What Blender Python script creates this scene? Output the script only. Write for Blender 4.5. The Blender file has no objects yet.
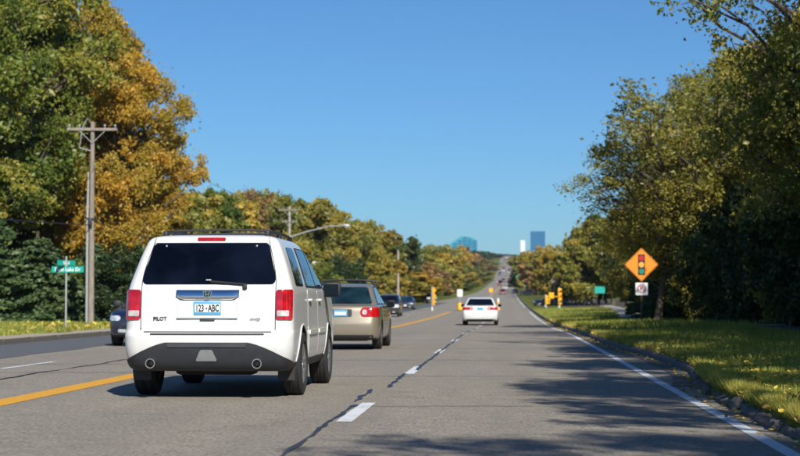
import bpy, bmesh, math, random
import numpy as np
from mathutils import Vector, Matrix

# ------------------------------------------------------------------ camera, sky, sun, exposure
SC = bpy.context.scene
COL = SC.collection
F = 1950.0            # layout unit: depths below are written for this focal length ...
KD = 0.846            # ... and every depth is multiplied by KD at the end (true focal length F * KD)
CAMZ = 1.12
R = math.radians
SUN_EL, SUN_AZ = 37.0, 158.0     # sun stands behind the camera, over the right shoulder
SUN_STRENGTH = 5.0
SKY_STRENGTH = 0.06
EXPOSURE = 0.36

cam_d = bpy.data.cameras.new('camera')
cam = bpy.data.objects.new('camera', cam_d); COL.objects.link(cam)
cam_d.sensor_width = 36.0
cam_d.lens = F * KD / 800.0 * 36.0
cam_d.clip_start = 0.5
cam_d.clip_end = 9000.0
cam.location = (0, 0, CAMZ)
cam.rotation_euler = (R(90) + math.atan(72 / F / KD), 0, math.atan(108 / F / KD))
cam_d.dof.use_dof = True
cam_d.dof.focus_distance = 19.2
cam_d.dof.aperture_fstop = 2.8
SC.camera = cam

world = bpy.data.worlds.new('World'); SC.world = world; world.use_nodes = True
wn, wl = world.node_tree.nodes, world.node_tree.links
wn.clear()
w_out = wn.new('ShaderNodeOutputWorld'); w_bg = wn.new('ShaderNodeBackground')
sky = wn.new('ShaderNodeTexSky'); sky.sky_type = 'NISHITA'; sky.sun_disc = False
sky.sun_elevation = R(SUN_EL); sky.sun_rotation = R(SUN_AZ)
sky.altitude = 300; sky.air_density = 1.0; sky.dust_density = 0.15; sky.ozone_density = 3.0
w_tint = wn.new('ShaderNodeMix'); w_tint.data_type = 'RGBA'; w_tint.blend_type = 'MULTIPLY'
w_tint.inputs[0].default_value = 1.0
w_tint.inputs[7].default_value = (0.50, 0.885, 1.26, 1)
wl.new(sky.outputs[0], w_tint.inputs[6])
wl.new(w_tint.outputs[2], w_bg.inputs[0]); w_bg.inputs[1].default_value = SKY_STRENGTH
wl.new(w_bg.outputs[0], w_out.inputs[0])

sun_d = bpy.data.lights.new('sun', 'SUN'); sun = bpy.data.objects.new('sun', sun_d); COL.objects.link(sun)
sun_d.energy = SUN_STRENGTH; sun_d.angle = R(0.53); sun_d.color = (1.0, 0.945, 0.855)
_sd = Vector((math.sin(R(SUN_AZ)) * math.cos(R(SUN_EL)), math.cos(R(SUN_AZ)) * math.cos(R(SUN_EL)), math.sin(R(SUN_EL))))
sun.rotation_euler = _sd.to_track_quat('Z', 'Y').to_euler()
sun.location = (20, -30, 40)
SC.view_settings.view_transform = 'Standard'; SC.view_settings.look = 'None'
SC.view_settings.exposure = EXPOSURE; SC.view_settings.gamma = 1.0
SC.view_settings.use_curve_mapping = False
SC.render.engine = 'CYCLES'
SC.cycles.max_bounces = 8; SC.cycles.transparent_max_bounces = 16
SC.cycles.caustics_reflective = False; SC.cycles.caustics_refractive = False

random.seed(7); RNG = np.random.default_rng(11)

# ------------------------------------------------------------------ helpers
def tag(o, label=None, cat=None, group=None, kind=None):
    if label: o['label'] = label
    if cat: o['category'] = cat
    if group: o['group'] = group
    if kind: o['kind'] = kind
    return o

def empty(name, loc=(0, 0, 0), rz=0.0, parent=None):
    o = bpy.data.objects.new(name, None); COL.objects.link(o)
    o.empty_display_size = 0.2; o.location = loc; o.rotation_euler = (0, 0, rz)
    if parent: o.parent = parent
    return o

def link(name, me, mat=None, parent=None, loc=None):
    o = bpy.data.objects.new(name, me); COL.objects.link(o)
    if mat is not None and len(me.materials) == 0: me.materials.append(mat)
    if parent: o.parent = parent
    if loc is not None: o.location = loc
    return o

def smooth(me, ang=38):
    me.polygons.foreach_set('use_smooth', [True] * len(me.polygons))
    me.set_sharp_from_angle(angle=R(ang))

def meshobj(name, verts, faces, mat, parent=None, sm=None, loc=None):
    me = bpy.data.meshes.new(name)
    me.from_pydata([tuple(v) for v in verts], [], faces); me.update()
    if sm: smooth(me, sm)
    return link(name, me, mat, parent, loc)

def np_mesh(name, V, Fc, attr=None):
    """V (n,3), Fc (m,k) int; attr: dict name->(m,) floats on faces"""
    me = bpy.data.meshes.new(name); n, m, k = len(V), len(Fc), Fc.shape[1]
    me.vertices.add(n); me.vertices.foreach_set('co', np.ascontiguousarray(V, np.float32).ravel())
    me.loops.add(m * k); me.loops.foreach_set('vertex_index', np.ascontiguousarray(Fc, np.int32).ravel())
    me.polygons.add(m); me.polygons.foreach_set('loop_start', np.arange(m, dtype=np.int32) * k)
    me.polygons.foreach_set('loop_total', np.full(m, k, np.int32))
    if attr:
        for nm, a in attr.items():
            at = me.attributes.new(nm, 'FLOAT', 'FACE'); at.data.foreach_set('value', np.ascontiguousarray(a, np.float32))
    me.update(calc_edges=True); return me

class MB:
    """collects shapes into one mesh"""
    def __init__(s): s.v = []; s.f = []
    def add(s, V, Fs):
        b = len(s.v); s.v += [tuple(v) for v in V]; s.f += [tuple(i + b for i in f) for f in Fs]; return s
    def box(s, c, d, rz=0.0, bev=0.0):
        hx, hy, hz = d[0] / 2, d[1] / 2, d[2] / 2; cz, sz = math.cos(rz), math.sin(rz)
        if bev > 0:
            bev = min(bev, hx * .9, hy * .9, hz * .9)
            bm = bmesh.new(); bmesh.ops.create_cube(bm, size=1)
            for v in bm.verts: v.co = Vector((v.co.x * d[0], v.co.y * d[1], v.co.z * d[2]))
            bmesh.ops.bevel(bm, geom=bm.edges[:], offset=bev, segments=2, affect='EDGES', profile=0.5)
            bm.verts.index_update()
            V = [(c[0] + v.co.x * cz - v.co.y * sz, c[1] + v.co.x * sz + v.co.y * cz, c[2] + v.co.z) for v in bm.verts]
            Fs = [[v.index for v in f.verts] for f in bm.faces]; bm.free(); return s.add(V, Fs)
        V = [(x, y, z) for z in (-hz, hz) for x, y in ((-hx, -hy), (hx, -hy), (hx, hy), (-hx, hy))]
        V = [(c[0] + x * cz - y * sz, c[1] + x * sz + y * cz, c[2] + z) for x, y, z in V]
        return s.add(V, [(3, 2, 1, 0), (4, 5, 6, 7), (0, 1, 5, 4), (1, 2, 6, 5), (2, 3, 7, 6), (3, 0, 4, 7)])
    def tube(s, pts, rad, n=8, cap=True):
        pts = [Vector(p) for p in pts]; m = len(pts)
        rad = [rad] * m if not hasattr(rad, '__len__') else list(rad)
        V = []; up = None
        for i, p in enumerate(pts):
            t = (pts[min(i + 1, m - 1)] - pts[max(i - 1, 0)]).normalized()
            if up is None:
                up = Vector((0, 0, 1)) if abs(t.z) < .9 else Vector((1, 0, 0))
            a = up - t * up.dot(t); a = a.normalized() if a.length > 1e-6 else t.orthogonal().normalized()
            up = a; b = t.cross(a)
            for k in range(n):
                q = 2 * math.pi * k / n; V.append(p + (a * math.cos(q) + b * math.sin(q)) * rad[i])
        Fs = [(i * n + k, i * n + (k + 1) % n, (i + 1) * n + (k + 1) % n, (i + 1) * n + k) for i in range(m - 1) for k in range(n)]
        if cap: Fs += [tuple(range(n))[::-1], tuple((m - 1) * n + k for k in range(n))]
        return s.add(V, Fs)
    def lathe_x(s, prof, n=36, cx=0, cy=0, cz=0):
        """profile of (x, r) revolved about the X axis"""
        V = [(cx + x, cy + r * math.cos(2 * math.pi * k / n), cz + r * math.sin(2 * math.pi * k / n)) for x, r in prof for k in range(n)]
        m = len(prof)
        Fs = [(i * n + k, i * n + (k + 1) % n, (i + 1) * n + (k + 1) % n, (i + 1) * n + k) for i in range(m - 1) for k in range(n)]
        return s.add(V, Fs)
    def prism(s, poly, axis, a, b):
        """poly of 2D points extruded along axis from a to b"""
        def P(u, v, t): return {'x': (t, u, v), 'y': (u, t, v), 'z': (u, v, t)}[axis]
        n = len(poly); V = [P(u, v, a) for u, v in poly] + [P(u, v, b) for u, v in poly]
        Fs = [tuple(range(n))[::-1], tuple(range(n, 2 * n))] + [(i, (i + 1) % n, n + (i + 1) % n, n + i) for i in range(n)]
        return s.add(V, Fs)
    def build(s, name, mat, parent=None, sm=None, loc=None, fixn=True):
        me = bpy.data.meshes.new(name); me.from_pydata(s.v, [], s.f)
        if fixn:
            bm = bmesh.new(); bm.from_mesh(me); bmesh.ops.recalc_face_normals(bm, faces=bm.faces); bm.to_mesh(me); bm.free()
        me.update()
        if sm: smooth(me, sm)
        return link(name, me, mat, parent, loc)

def text_mesh(txt, size, depth=0.002, align='CENTER', bold=0.0, sx=1.0, shear=0.0):
    cu = bpy.data.curves.new('t', 'FONT'); cu.body = txt; cu.size = size; cu.extrude = depth
    cu.align_x = align; cu.align_y = 'CENTER'; cu.offset = bold; cu.shear = shear; cu.resolution_u = 3
    ob = bpy.data.objects.new('t', cu); COL.objects.link(ob)
    dg = bpy.context.evaluated_depsgraph_get(); me = bpy.data.meshes.new_from_object(ob.evaluated_get(dg))
    bpy.data.objects.remove(ob); bpy.data.curves.remove(cu)
    for v in me.vertices: v.co.x *= sx
    return me

def copy_tree(o, parent=None):
    c = o.copy(); COL.objects.link(c); c.parent = parent
    for ch in list(KIDS.get(o.name, o.children)): copy_tree(ch, c)
    return c
KIDS = {}

def pchip(xs, ys):
    xs = np.array(xs, float); ys = np.array(ys, float); h = np.diff(xs); dl = np.diff(ys) / h; n = len(xs)
    m = np.zeros(n); m[0] = dl[0]; m[-1] = dl[-1]
    for i in range(1, n - 1):
        if dl[i - 1] * dl[i] > 0:
            w1 = 2 * h[i] + h[i - 1]; w2 = h[i] + 2 * h[i - 1]; m[i] = (w1 + w2) / (w1 / dl[i - 1] + w2 / dl[i])
    def f(x):
        x = np.clip(np.asarray(x, float), xs[0], xs[-1]); i = np.clip(np.searchsorted(xs, x, side='right') - 1, 0, n - 2)
        t = (x - xs[i]) / h[i]; t2, t3 = t * t, t * t * t
        return (2 * t3 - 3 * t2 + 1) * ys[i] + (t3 - 2 * t2 + t) * h[i] * m[i] + (-2 * t3 + 3 * t2) * ys[i + 1] + (t3 - t2) * h[i] * m[i + 1]
    return f

def at(px, py, d):
    """point at depth d seen at picture position (px, py)"""
    return ((px - 508) / F * d, d, CAMZ + (300 - py) / F * d)

# ------------------------------------------------------------------ materials
class NT:
    def __init__(s, name):
        s.m = bpy.data.materials.new(name); s.m.use_nodes = True; s.t = s.m.node_tree; s.n = s.t.nodes; s.l = s.t.links
        s.b = s.n['Principled BSDF']
    def new(s, t, **kw):
        x = s.n.new(t)
        for k, v in kw.items(): setattr(x, k, v)
        return x
    def coord(s, kind='Object', scale=(1, 1, 1)):
        c = s.new('ShaderNodeTexCoord'); mp = s.new('ShaderNodeMapping'); mp.inputs['Scale'].default_value = scale
        s.l.new(c.outputs[kind], mp.inputs['Vector']); return mp.outputs[0]
    def noise(s, vec, scale, detail=4, rough=.6, dist=0.0):
        x = s.new('ShaderNodeTexNoise'); x.inputs['Scale'].default_value = scale; x.inputs['Detail'].default_value = detail
        x.inputs['Roughness'].default_value = rough; x.inputs['Distortion'].default_value = dist
        s.l.new(vec, x.inputs['Vector']); return x.outputs[0]
    def ramp(s, fac, stops, interp='LINEAR'):
        x = s.new('ShaderNodeValToRGB'); x.color_ramp.interpolation = interp; e = x.color_ramp.elements
        while len(e) < len(stops): e.new(.5)
        for i, (p, c) in enumerate(stops):
            e[i].position = p; e[i].color = (*c, 1) if hasattr(c, '__len__') else (c, c, c, 1)
        s.l.new(fac, x.inputs[0]); return x.outputs[0]
    def mix(s, fac, a, b, mode='MIX'):
        x = s.new('ShaderNodeMix', data_type='RGBA', blend_type=mode)
        for ix, v in ((0, fac), (6, a), (7, b)):
            inp = x.inputs[ix]
            if isinstance(v, bpy.types.NodeSocket): s.l.new(v, inp)
            elif hasattr(v, '__len__'): inp.default_value = (*v, 1)
            else: inp.default_value = v if ix == 0 else (v, v, v, 1)
        return x.outputs[2]
    def math(s, op, a, b=0.0):
        x = s.new('ShaderNodeMath', operation=op)
        for inp, v in ((x.inputs[0], a), (x.inputs[1], b)):
            if isinstance(v, bpy.types.NodeSocket): s.l.new(v, inp)
            else: inp.default_value = v
        return x.outputs[0]
    def set(s, **kw):
        for k, v in kw.items():
            inp = s.b.inputs[k]
            if isinstance(v, bpy.types.NodeSocket): s.l.new(v, inp)
            elif hasattr(v, '__len__'): inp.default_value = (*v, 1)
            else: inp.default_value = v
        return s
    def bump(s, h, strength=.3, dist=.01):
        x = s.new('ShaderNodeBump'); x.inputs['Strength'].default_value = strength; x.inputs['Distance'].default_value = dist
        s.l.new(h, x.inputs['Height']); s.l.new(x.outputs[0], s.b.inputs['Normal']); return s

def plain(name, col, rough=.5, metal=0.0, spec=.5, var=.12, scale=12., coat=0.0):
    t = NT(name); v = t.coord(); n = t.noise(v, scale, 5)
    c = t.mix(t.ramp(n, [(.3, 0.0), (.7, 1.0)]), tuple(x * (1 - var) for x in col), tuple(min(1, x * (1 + var)) for x in col))
    t.set(**{'Base Color': c, 'Roughness': rough, 'Metallic': metal, 'Specular IOR Level': spec, 'Coat Weight': coat, 'Coat Roughness': .05})
    return t.m

def car_paint(name, col, rough=.35, metal=0.0):
    t = NT(name); v = t.coord(); g = t.new('ShaderNodeNewGeometry'); sp = t.new('ShaderNodeSeparateXYZ'); t.l.new(v, sp.inputs[0])
    low = t.ramp(sp.outputs[2], [(.25, 1.0), (.75, 0.0)])         # road dust on the lower body
    n = t.noise(v, 6, 6); dust = t.math('MULTIPLY', low, t.ramp(n, [(.3, .1), (.75, .55)]))
    c = t.mix(dust, col, (.2, .18, .15))
    t.set(**{'Base Color': c, 'Roughness': t.mix(dust, rough, .7), 'Metallic': metal, 'Coat Weight': .7, 'Coat Roughness': .06})
    return t.m

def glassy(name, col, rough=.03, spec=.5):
    t = NT(name); v = t.coord(); n = t.noise(v, 1.6, 3)  # broad blotches painted into the opaque glass colour imitate a see-through interior
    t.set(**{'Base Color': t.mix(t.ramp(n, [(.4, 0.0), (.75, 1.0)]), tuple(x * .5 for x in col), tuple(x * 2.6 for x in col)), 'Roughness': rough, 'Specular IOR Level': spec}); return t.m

M = {}
M['white_paint'] = car_paint('white_paint', (.66, .665, .66))
M['pearl_paint'] = car_paint('pearl_paint', (.72, .74, .72), .3)
M['gold_paint'] = car_paint('gold_paint', (.33, .285, .215), .32, .55)
M['navy_paint'] = car_paint('navy_paint', (.008, .014, .05), .25)
M['black_paint'] = car_paint('black_paint', (.012, .013, .017), .25)
M['red_paint'] = car_paint('red_paint', (.25, .012, .012), .3)
M['silver_paint'] = car_paint('silver_paint', (.45, .46, .47), .3, .5)
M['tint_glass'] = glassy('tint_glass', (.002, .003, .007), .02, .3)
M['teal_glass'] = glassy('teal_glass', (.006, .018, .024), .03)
M['trim'] = plain('black_trim', (.017, .018, .02), .6)
M['cladding'] = plain('charcoal_cladding', (.018, .020, .025), .62, var=.2)
M['pad'] = plain('grey_step_pad', (.04, .044, .052), .55)
M['rubber'] = plain('tyre_rubber', (.018, .018, .019), .8, var=.3)
M['alloy'] = plain('wheel_alloy', (.55, .56, .57), .28, .9)
M['chrome'] = plain('chrome', (.75, .77, .8), .08, 1.0, var=.02)
M['dull_metal'] = plain('dull_metal', (.32, .33, .34), .45, .6)
M['galv'] = plain('galvanised_steel', (.42, .44, .44), .5, .4)
M['under'] = plain('underbody_black', (.01, .01, .01), .85)
M['letter'] = plain('black_lettering', (.015, .015, .015), .5)
M['wood_pole'] = None
def lamp_red(name, col):
    t = NT(name); v = t.coord('Object', (1, 1, 1)); w = t.new('ShaderNodeTexVoronoi'); w.inputs['Scale'].default_value = 15
    t.l.new(v, w.inputs['Vector'])
    c = t.mix(t.ramp(w.outputs['Distance'], [(.1, 0.0), (.8, 1.0)]), tuple(min(1, x * 1.25) for x in col), tuple(x * .7 for x in col))
    t.set(**{'Base Color': c, 'Roughness': .12, 'Coat Weight': 1.0, 'Coat Roughness': .03}); return t.m
M['tail_red'] = lamp_red('tail_lamp_red', (.42, .006, .008))
M['tail_clear'] = lamp_red('tail_lamp_clear', (.55, .5, .48))
M['head_clear'] = lamp_red('headlamp_clear', (.65, .68, .7))
M['amber'] = lamp_red('amber_lens', (.8, .3, .03))
M['plate_white'] = plain('plate_white', (.72, .74, .74), .5, var=.04)
M['plate_blue'] = plain('plate_blue', (.10, .33, .55), .5, var=.1)

def asphalt():
    t = NT('worn_asphalt'); v = t.coord()
    sp = t.new('ShaderNodeSeparateXYZ'); t.l.new(v, sp.inputs[0])
    fine = t.noise(v, 30, 4, .8); mid = t.noise(v, 3.5, 6, .7)
    vs = t.coord('Object', (1.0, .06, 1)); streak = t.noise(vs, 1.6, 5, .6)
    big = t.noise(v, .12, 3)
    c = t.ramp(fine, [(.34, (.07, .064, .055)), (.5, (.21, .195, .172)), (.68, (.46, .43, .38))])
    c = t.mix(.42, c, t.ramp(mid, [(.36, (.12, .112, .10)), (.66, (.29, .27, .24))]))
    st_ = t.noise(v, .55, 6, .75, 1.5); c = t.mix(t.ramp(st_, [(.56, 0.0), (.66, .42)]), c, (.11, .102, .092))
    c = t.mix(t.ramp(streak, [(.42, 0.0), (.75, .45)]), c, (.15, .142, .13))
    c = t.mix(t.ramp(big, [(.35, .0), (.7, .35)]), c, (.26, .24, .21))
    vg = t.coord('Object', (1, .24, 1)); gr = t.noise(vg, 30, 3, .75); c = t.mix(.55, c, t.mix(1.0, c, t.ramp(gr, [(.36, .35), (.5, 1.0), (.64, 1.0)]), 'MULTIPLY')); c = t.mix(t.ramp(gr, [(.56, 0.0), (.7, .4)]), c, (.42, .395, .35))
    # wheel tracks polished lighter, oil line darker
    lane = t.math('MULTIPLY', t.math('ADD', sp.outputs[0], 3.52), 3.5)
    tr = t.math('COSINE', lane)
    c = t.mix(t.ramp(t.math('ADD', t.math('MULTIPLY', tr, .5), .5), [(.0, .0), (1.0, .16)]), c, (.14, .132, .12))
    c = t.mix(1.0, c, (1.0, .965, .90), 'MULTIPLY'); hs = t.new('ShaderNodeHueSaturation'); hs.inputs['Value'].default_value = 1.22; t.l.new(c, hs.inputs['Color']); c = hs.outputs[0]
    t.set(**{'Base Color': c, 'Roughness': t.ramp(mid, [(.3, .72), (.7, .9)]), 'Specular IOR Level': .25})
    t.bump(t.math('ADD', fine, t.math('MULTIPLY', mid, .6)), .35, .012); return t.m
M['asphalt'] = asphalt()

def dark_asphalt():
    t = NT('dark_asphalt'); v = t.coord(); fine = t.noise(v, 40, 3, .7); mid = t.noise(v, .7, 4)
    c = t.ramp(fine, [(.3, (.05, .056, .065)), (.75, (.12, .13, .145))]); c = t.mix(t.ramp(mid, [(.4, 0.), (.7, .4)]), c, (.14, .14, .14))
    t.set(**{'Base Color': c, 'Roughness': .85}).bump(fine, .3, .01); return t.m
M['dark_asphalt'] = dark_asphalt()

def road_paint(name, col, under=(.15, .145, .135), wear=.42):
    t = NT(name); v = t.coord(); f = t.noise(v, 30, 5, .75); b = t.noise(v, 2.2, 5, .7)
    k = t.math('ADD', t.math('MULTIPLY', f, .6), t.math('MULTIPLY', b, .4))
    c = t.mix(t.ramp(k, [(wear - .05, 1.0), (wear + .05, 0.0)]), t.mix(t.ramp(b, [(.3, 0.), (.8, .35)]), col, tuple(x * .7 for x in col)), under)
    t.set(**{'Base Color': c, 'Roughness': .7}); return t.m
M['line_white'] = road_paint('white_road_paint', (.66, .69, .72))
M['line_yellow'] = road_paint('yellow_road_paint', (.66, .33, .02), wear=.38)
M['tar'] = plain('tar_seal', (.018, .018, .022), .45, var=.3)

def grass_ground():
    t = NT('grass_ground'); v = t.coord(); a = t.noise(v, 3, 6, .7); b = t.noise(v, .35, 4); c3 = t.noise(v, 22, 4, .7)
    c = t.ramp(a, [(.25, (.05, .075, .012)), (.5, (.11, .14, .022)), (.75, (.19, .18, .04))])
    c = t.mix(t.ramp(b, [(.45, 0.), (.75, .6)]), c, (.14, .125, .035))
    c = t.mix(t.ramp(c3, [(.5, 0.), (.8, .6)]), c, (.03, .04, .01))
    t.set(**{'Base Color': c, 'Roughness': .95, 'Specular IOR Level': .1}).bump(a, .6, .08); return t.m
M['grass_ground'] = grass_ground()
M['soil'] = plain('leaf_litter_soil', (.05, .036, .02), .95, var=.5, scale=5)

def concrete(name, col):
    t = NT(name); v = t.coord(); a = t.noise(v, 9, 6, .7); b = t.noise(v, 60, 3)
    c = t.ramp(a, [(.25, tuple(x * .6 for x in col)), (.7, col)]); c = t.mix(t.ramp(b, [(.5, 0.), (.8, .5)]), c, tuple(x * .5 for x in col))
    t.set(**{'Base Color': c, 'Roughness': .9}).bump(a, .5, .02); return t.m
M['concrete'] = concrete('kerb_concrete', (.15, .135, .115))
M['path'] = concrete('path_concrete', (.36, .34, .31))
M['gravel'] = concrete('dry_gravel', (.42, .36, .27))

def bark(name, col):
    t = NT(name); v = t.coord('Object', (1, 1, .18)); n = t.noise(v, 9, 6, .7)
    c = t.ramp(n, [(.3, tuple(x * .45 for x in col)), (.7, col)]); t.set(**{'Base Color': c, 'Roughness': .9}).bump(n, .6, .03); return t.m
M['bark'] = bark('bark', (.13, .10, .075)); M['bark_pale'] = bark('pale_bark', (.24, .20, .155))
M['wood_pole'] = bark('weathered_pole_wood', (.34, .29, .235))

GAIN = 2.3
def leaf(name, stops, trans=.42, rnd=.35):
    t = NT(name); g = t.new('ShaderNodeAttribute', attribute_name='tint'); oi = t.new('ShaderNodeObjectInfo')
    v = t.coord(); n = t.noise(v, .45, 3)
    k = t.math('ADD', t.math('MULTIPLY', g.outputs['Fac'], .62), t.math('MULTIPLY', n, .45))
    k = t.math('ADD', k, t.math('MULTIPLY', t.math('SUBTRACT', oi.outputs['Random'], .5), rnd))
    stops = [(p, tuple(min(.8, x * GAIN) for x in cc)) for p, cc in stops]
    c = t.ramp(k, stops)
    d = t.new('ShaderNodeBsdfDiffuse'); tr = t.new('ShaderNodeBsdfTranslucent'); gl = t.new('ShaderNodeBsdfGlossy')
    gl.inputs['Roughness'].default_value = .45; gl.inputs['Color'].default_value = (.5, .5, .5, 1)
    t.l.new(c, d.inputs['Color']); t.l.new(t.mix(1.0, c, (1.0, 1.0, .55), 'MULTIPLY'), tr.inputs['Color'])
    m1 = t.new('ShaderNodeMixShader'); m1.inputs[0].default_value = trans; t.l.new(d.outputs[0], m1.inputs[1]); t.l.new(tr.outputs[0], m1.inputs[2])
    m2 = t.new('ShaderNodeMixShader'); m2.inputs[0].default_value = .05; t.l.new(m1.outputs[0], m2.inputs[1]); t.l.new(gl.outputs[0], m2.inputs[2])
    t.l.new(m2.outputs[0], t.n['Material Output'].inputs[0]); t.n.remove(t.b); return t.m
M['leaf_green'] = leaf('leaves_green', [(.12, (.02, .04, .007)), (.45, (.055, .083, .013)), (.75, (.125, .128, .02)), (1., (.25, .18, .025))])
M['leaf_orange'] = leaf('leaves_orange', [(.1, (.07, .07, .012)), (.4, (.185, .138, .018)), (.7, (.29, .178, .022)), (1., (.34, .155, .015))], .48)
M['leaf_yellow'] = leaf('leaves_yellow_green', [(.1, (.042, .06, .011)), (.45, (.105, .11, .02)), (.75, (.20, .16, .026)), (1., (.30, .19, .03))])
M['leaf_olive'] = leaf('leaves_olive', [(.1, (.045, .052, .01)), (.42, (.11, .105, .02)), (.72, (.20, .155, .026)), (1., (.30, .19, .03))], .45)
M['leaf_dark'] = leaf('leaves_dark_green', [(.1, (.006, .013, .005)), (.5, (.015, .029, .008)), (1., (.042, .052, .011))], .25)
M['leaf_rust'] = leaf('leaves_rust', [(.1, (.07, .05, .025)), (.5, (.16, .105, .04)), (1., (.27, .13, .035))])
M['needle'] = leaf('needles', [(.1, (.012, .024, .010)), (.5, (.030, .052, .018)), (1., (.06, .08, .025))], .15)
M['blade'] = leaf('grass_blades', [(.1, (.042, .068, .009)), (.45, (.11, .13, .02)), (.75, (.20, .18, .035)), (1., (.30, .23, .09))], .35)
M['fallen'] = leaf('fallen_leaf_colours', [(.1, (.16, .09, .03)), (.5, (.34, .22, .04)), (1., (.48, .35, .06))], .2)

# ------------------------------------------------------------------ the ground, the road and its edges
prof = pchip([-120, 60, 100, 125, 180, 350, 600, 900, 1300, 1800, 1920, 2600, 6000], [0, 0, -.2, -.2, -.05, .9, 3.3, 9.4, 22.5, 42.0, 44.5, 49, 52])
xr_f = pchip([-120, 18, 23.5, 26.5, 31, 37, 44, 52, 70, 6000], [2.30, 2.30, 2.32, 2.5, 2.78, 2.78, 2.55, 2.42, 2.40, 2.40])
XL = -12.6                       # left road edge near the camera
xl_f = pchip([-120, 340, 600, 950, 1500, 6000], [-12.6, -12.6, -10.2, -7.6, -6.4, -6.4])
def sstep(x, a, b): t = np.clip((x - a) / (b - a), 0, 1); return t * t * (3 - 2 * t)
def lump(X, D):
    return (np.sin(X * 2.3 + D * .9) * np.sin(D * 1.7 - X * .6) * .5 + np.sin(X * .7 - D * .31 + 1.3) * .5)
def gz(X, D):
    X = np.asarray(X, float); D = np.asarray(D, float); p = prof(D); xr = xr_f(D); XL = xl_f(D)
    right = .12 + .035 * np.clip(X - xr, 0, 5) + .03 * lump(X, D) * sstep(X - xr, .1, 1.2) + .02 * np.clip(X - 25, 0, 400)
    left = .11 + .012 * np.clip(XL - X, 0, 12) + .03 * lump(X, D) * sstep(XL - X, 1.6, 4) + .02 * np.clip(XL - 30 - X, 0, 400)
    return np.where(X > xr, p + right, np.where(X < XL, p + left, p - .06))

drows = np.concatenate([np.arange(-60, 14, 4), np.arange(14, 60, .5), np.arange(60, 130, 1.5), np.arange(130, 300, 6), np.arange(300, 2000, 25), np.arange(2000, 6001, 200)])
def strip(name, xa, xb, mat, dz, rows, nx=1, kind='structure', parent=None):
    """a sheet following the road from xa(d) to xb(d), dz above the road profile"""
    V = []; n = nx + 1
    for d in rows:
        a = xa(d) if callable(xa) else xa; b = xb(d) if callable(xb) else xb
        z = dz(d) if callable(dz) else float(prof(d)) + dz
        for i in range(n): V.append((a + (b - a) * i / nx, d, z))
    Fs = [(r * n + i, r * n + i + 1, (r + 1) * n + i + 1, (r + 1) * n + i) for r in range(len(rows) - 1) for i in range(nx)]
    o = meshobj(name, V, Fs, mat, parent)
    if kind: tag(o, kind=kind)
    return o

# ground: one sheet to the horizon, columns locked to both road edges
offR = [.10, .18, .3, .6, .9, 1.3, 1.8, 2.4, 3, 3.6, 4.4, 5.4, 6.5, 8, 10, 13, 17, 22, 30, 42, 60, 90, 150, 250, 500, 1200, 2500]
offL = [.01, .2, .5, 1, 1.6, 2.2, 3, 4, 5, 6.5, 8, 10, 13, 17, 22, 30, 42, 60, 90, 150, 250, 500, 1200, 2500]
GV = []
for d in drows:
    xr = float(xr_f(d)); xl = float(xl_f(d)); xs = [xl - o for o in reversed(offL)] + [xl + .005, (xl + xr) / 2, xr - .005] + [xr + o for o in offR]
    GV.append(np.stack([np.array(xs), np.full(len(xs), d), gz(xs, d)], 1))
nc = len(GV[0]); GV = np.concatenate(GV); nr = len(drows)
ii = (np.arange(nr - 1)[:, None] * nc + np.arange(nc - 1)[None, :]).ravel()
gme = np_mesh('ground', GV, np.stack([ii, ii + 1, ii + nc + 1, ii + nc], 1))
smooth(gme, 30); ground = tag(link('ground', gme, M['grass_ground']), kind='structure')

rrows = np.concatenate([np.arange(-60, 14, 4), np.arange(14, 130, 1.0), np.arange(130, 300, 6), np.arange(300, 2400, 25)])
road = strip('road', lambda d: float(xl_f(d)) + .01, lambda d: float(xr_f(d)) - .01, M['asphalt'], 0.0, rrows, 6)
shoulder = strip('shoulder', XL + .012, lambda d: -9.8 + .12 * math.sin(d * .21) + .05 * math.sin(d * .9), M['dark_asphalt'], 0.005, np.arange(14, 320, 1.5), 2)
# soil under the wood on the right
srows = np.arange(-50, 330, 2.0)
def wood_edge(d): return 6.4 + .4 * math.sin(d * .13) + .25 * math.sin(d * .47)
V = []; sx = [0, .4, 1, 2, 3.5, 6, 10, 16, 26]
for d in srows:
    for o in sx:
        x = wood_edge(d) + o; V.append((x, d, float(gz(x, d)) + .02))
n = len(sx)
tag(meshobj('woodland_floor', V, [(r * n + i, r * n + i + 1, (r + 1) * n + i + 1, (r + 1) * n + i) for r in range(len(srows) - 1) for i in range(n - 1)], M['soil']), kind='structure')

# concrete gutter that shows where the kerb falls back
gut = strip('gutter', lambda d: float(xr_f(d)) - .30 - .02 * math.sin(d * 1.3), lambda d: float(xr_f(d)) - .012, M['concrete'], 0.006, np.arange(25.5, 120, .75), 1)
# kerb on the right: separate broken concrete lengths, each its own stone
kerb = tag(empty('kerb', (0, 0, 0)), kind='structure')
def kerb_stone(x0, d0, x1, d1, w, h, rough, rnd, name='kerb_stone', parent=None, mat=None):
    n = 9; V = []
    for i in range(n):
        t = i / (n - 1); x = x0 + (x1 - x0) * t; d = d0 + (d1 - d0) * t; z0 = float(prof(d))
        e = 1 - (.35 * rough if i in (0, n - 1) else 0)
        j = lambda s: rnd.uniform(-s, s) * rough
        prof2 = [(0 + j(.012), -.08), (0 + j(.02), h * .55 * e), (.018 + j(.015), h * .86 * e + j(.012)), (.055 + j(.02), h * e + j(.012)),
                 (w * .6, h * 1.01 * e + j(.012)), (w, h * .97 * e + j(.01)), (w + .01, -.08)]
        V += [(x + a, d, z0 + b) for a, b in prof2]
    k = 7; Fs = [(i * k + q, i * k + q + 1, (i + 1) * k + q + 1, (i + 1) * k + q) for i in range(n - 1) for q in range(k - 1)]
    Fs += [tuple(range(k))[::-1], tuple((n - 1) * k + q for q in range(k))]
    return meshobj(name, V, Fs, mat or M['concrete'], parent, 50)
rk = random.Random(4); d = 13.0
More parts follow.
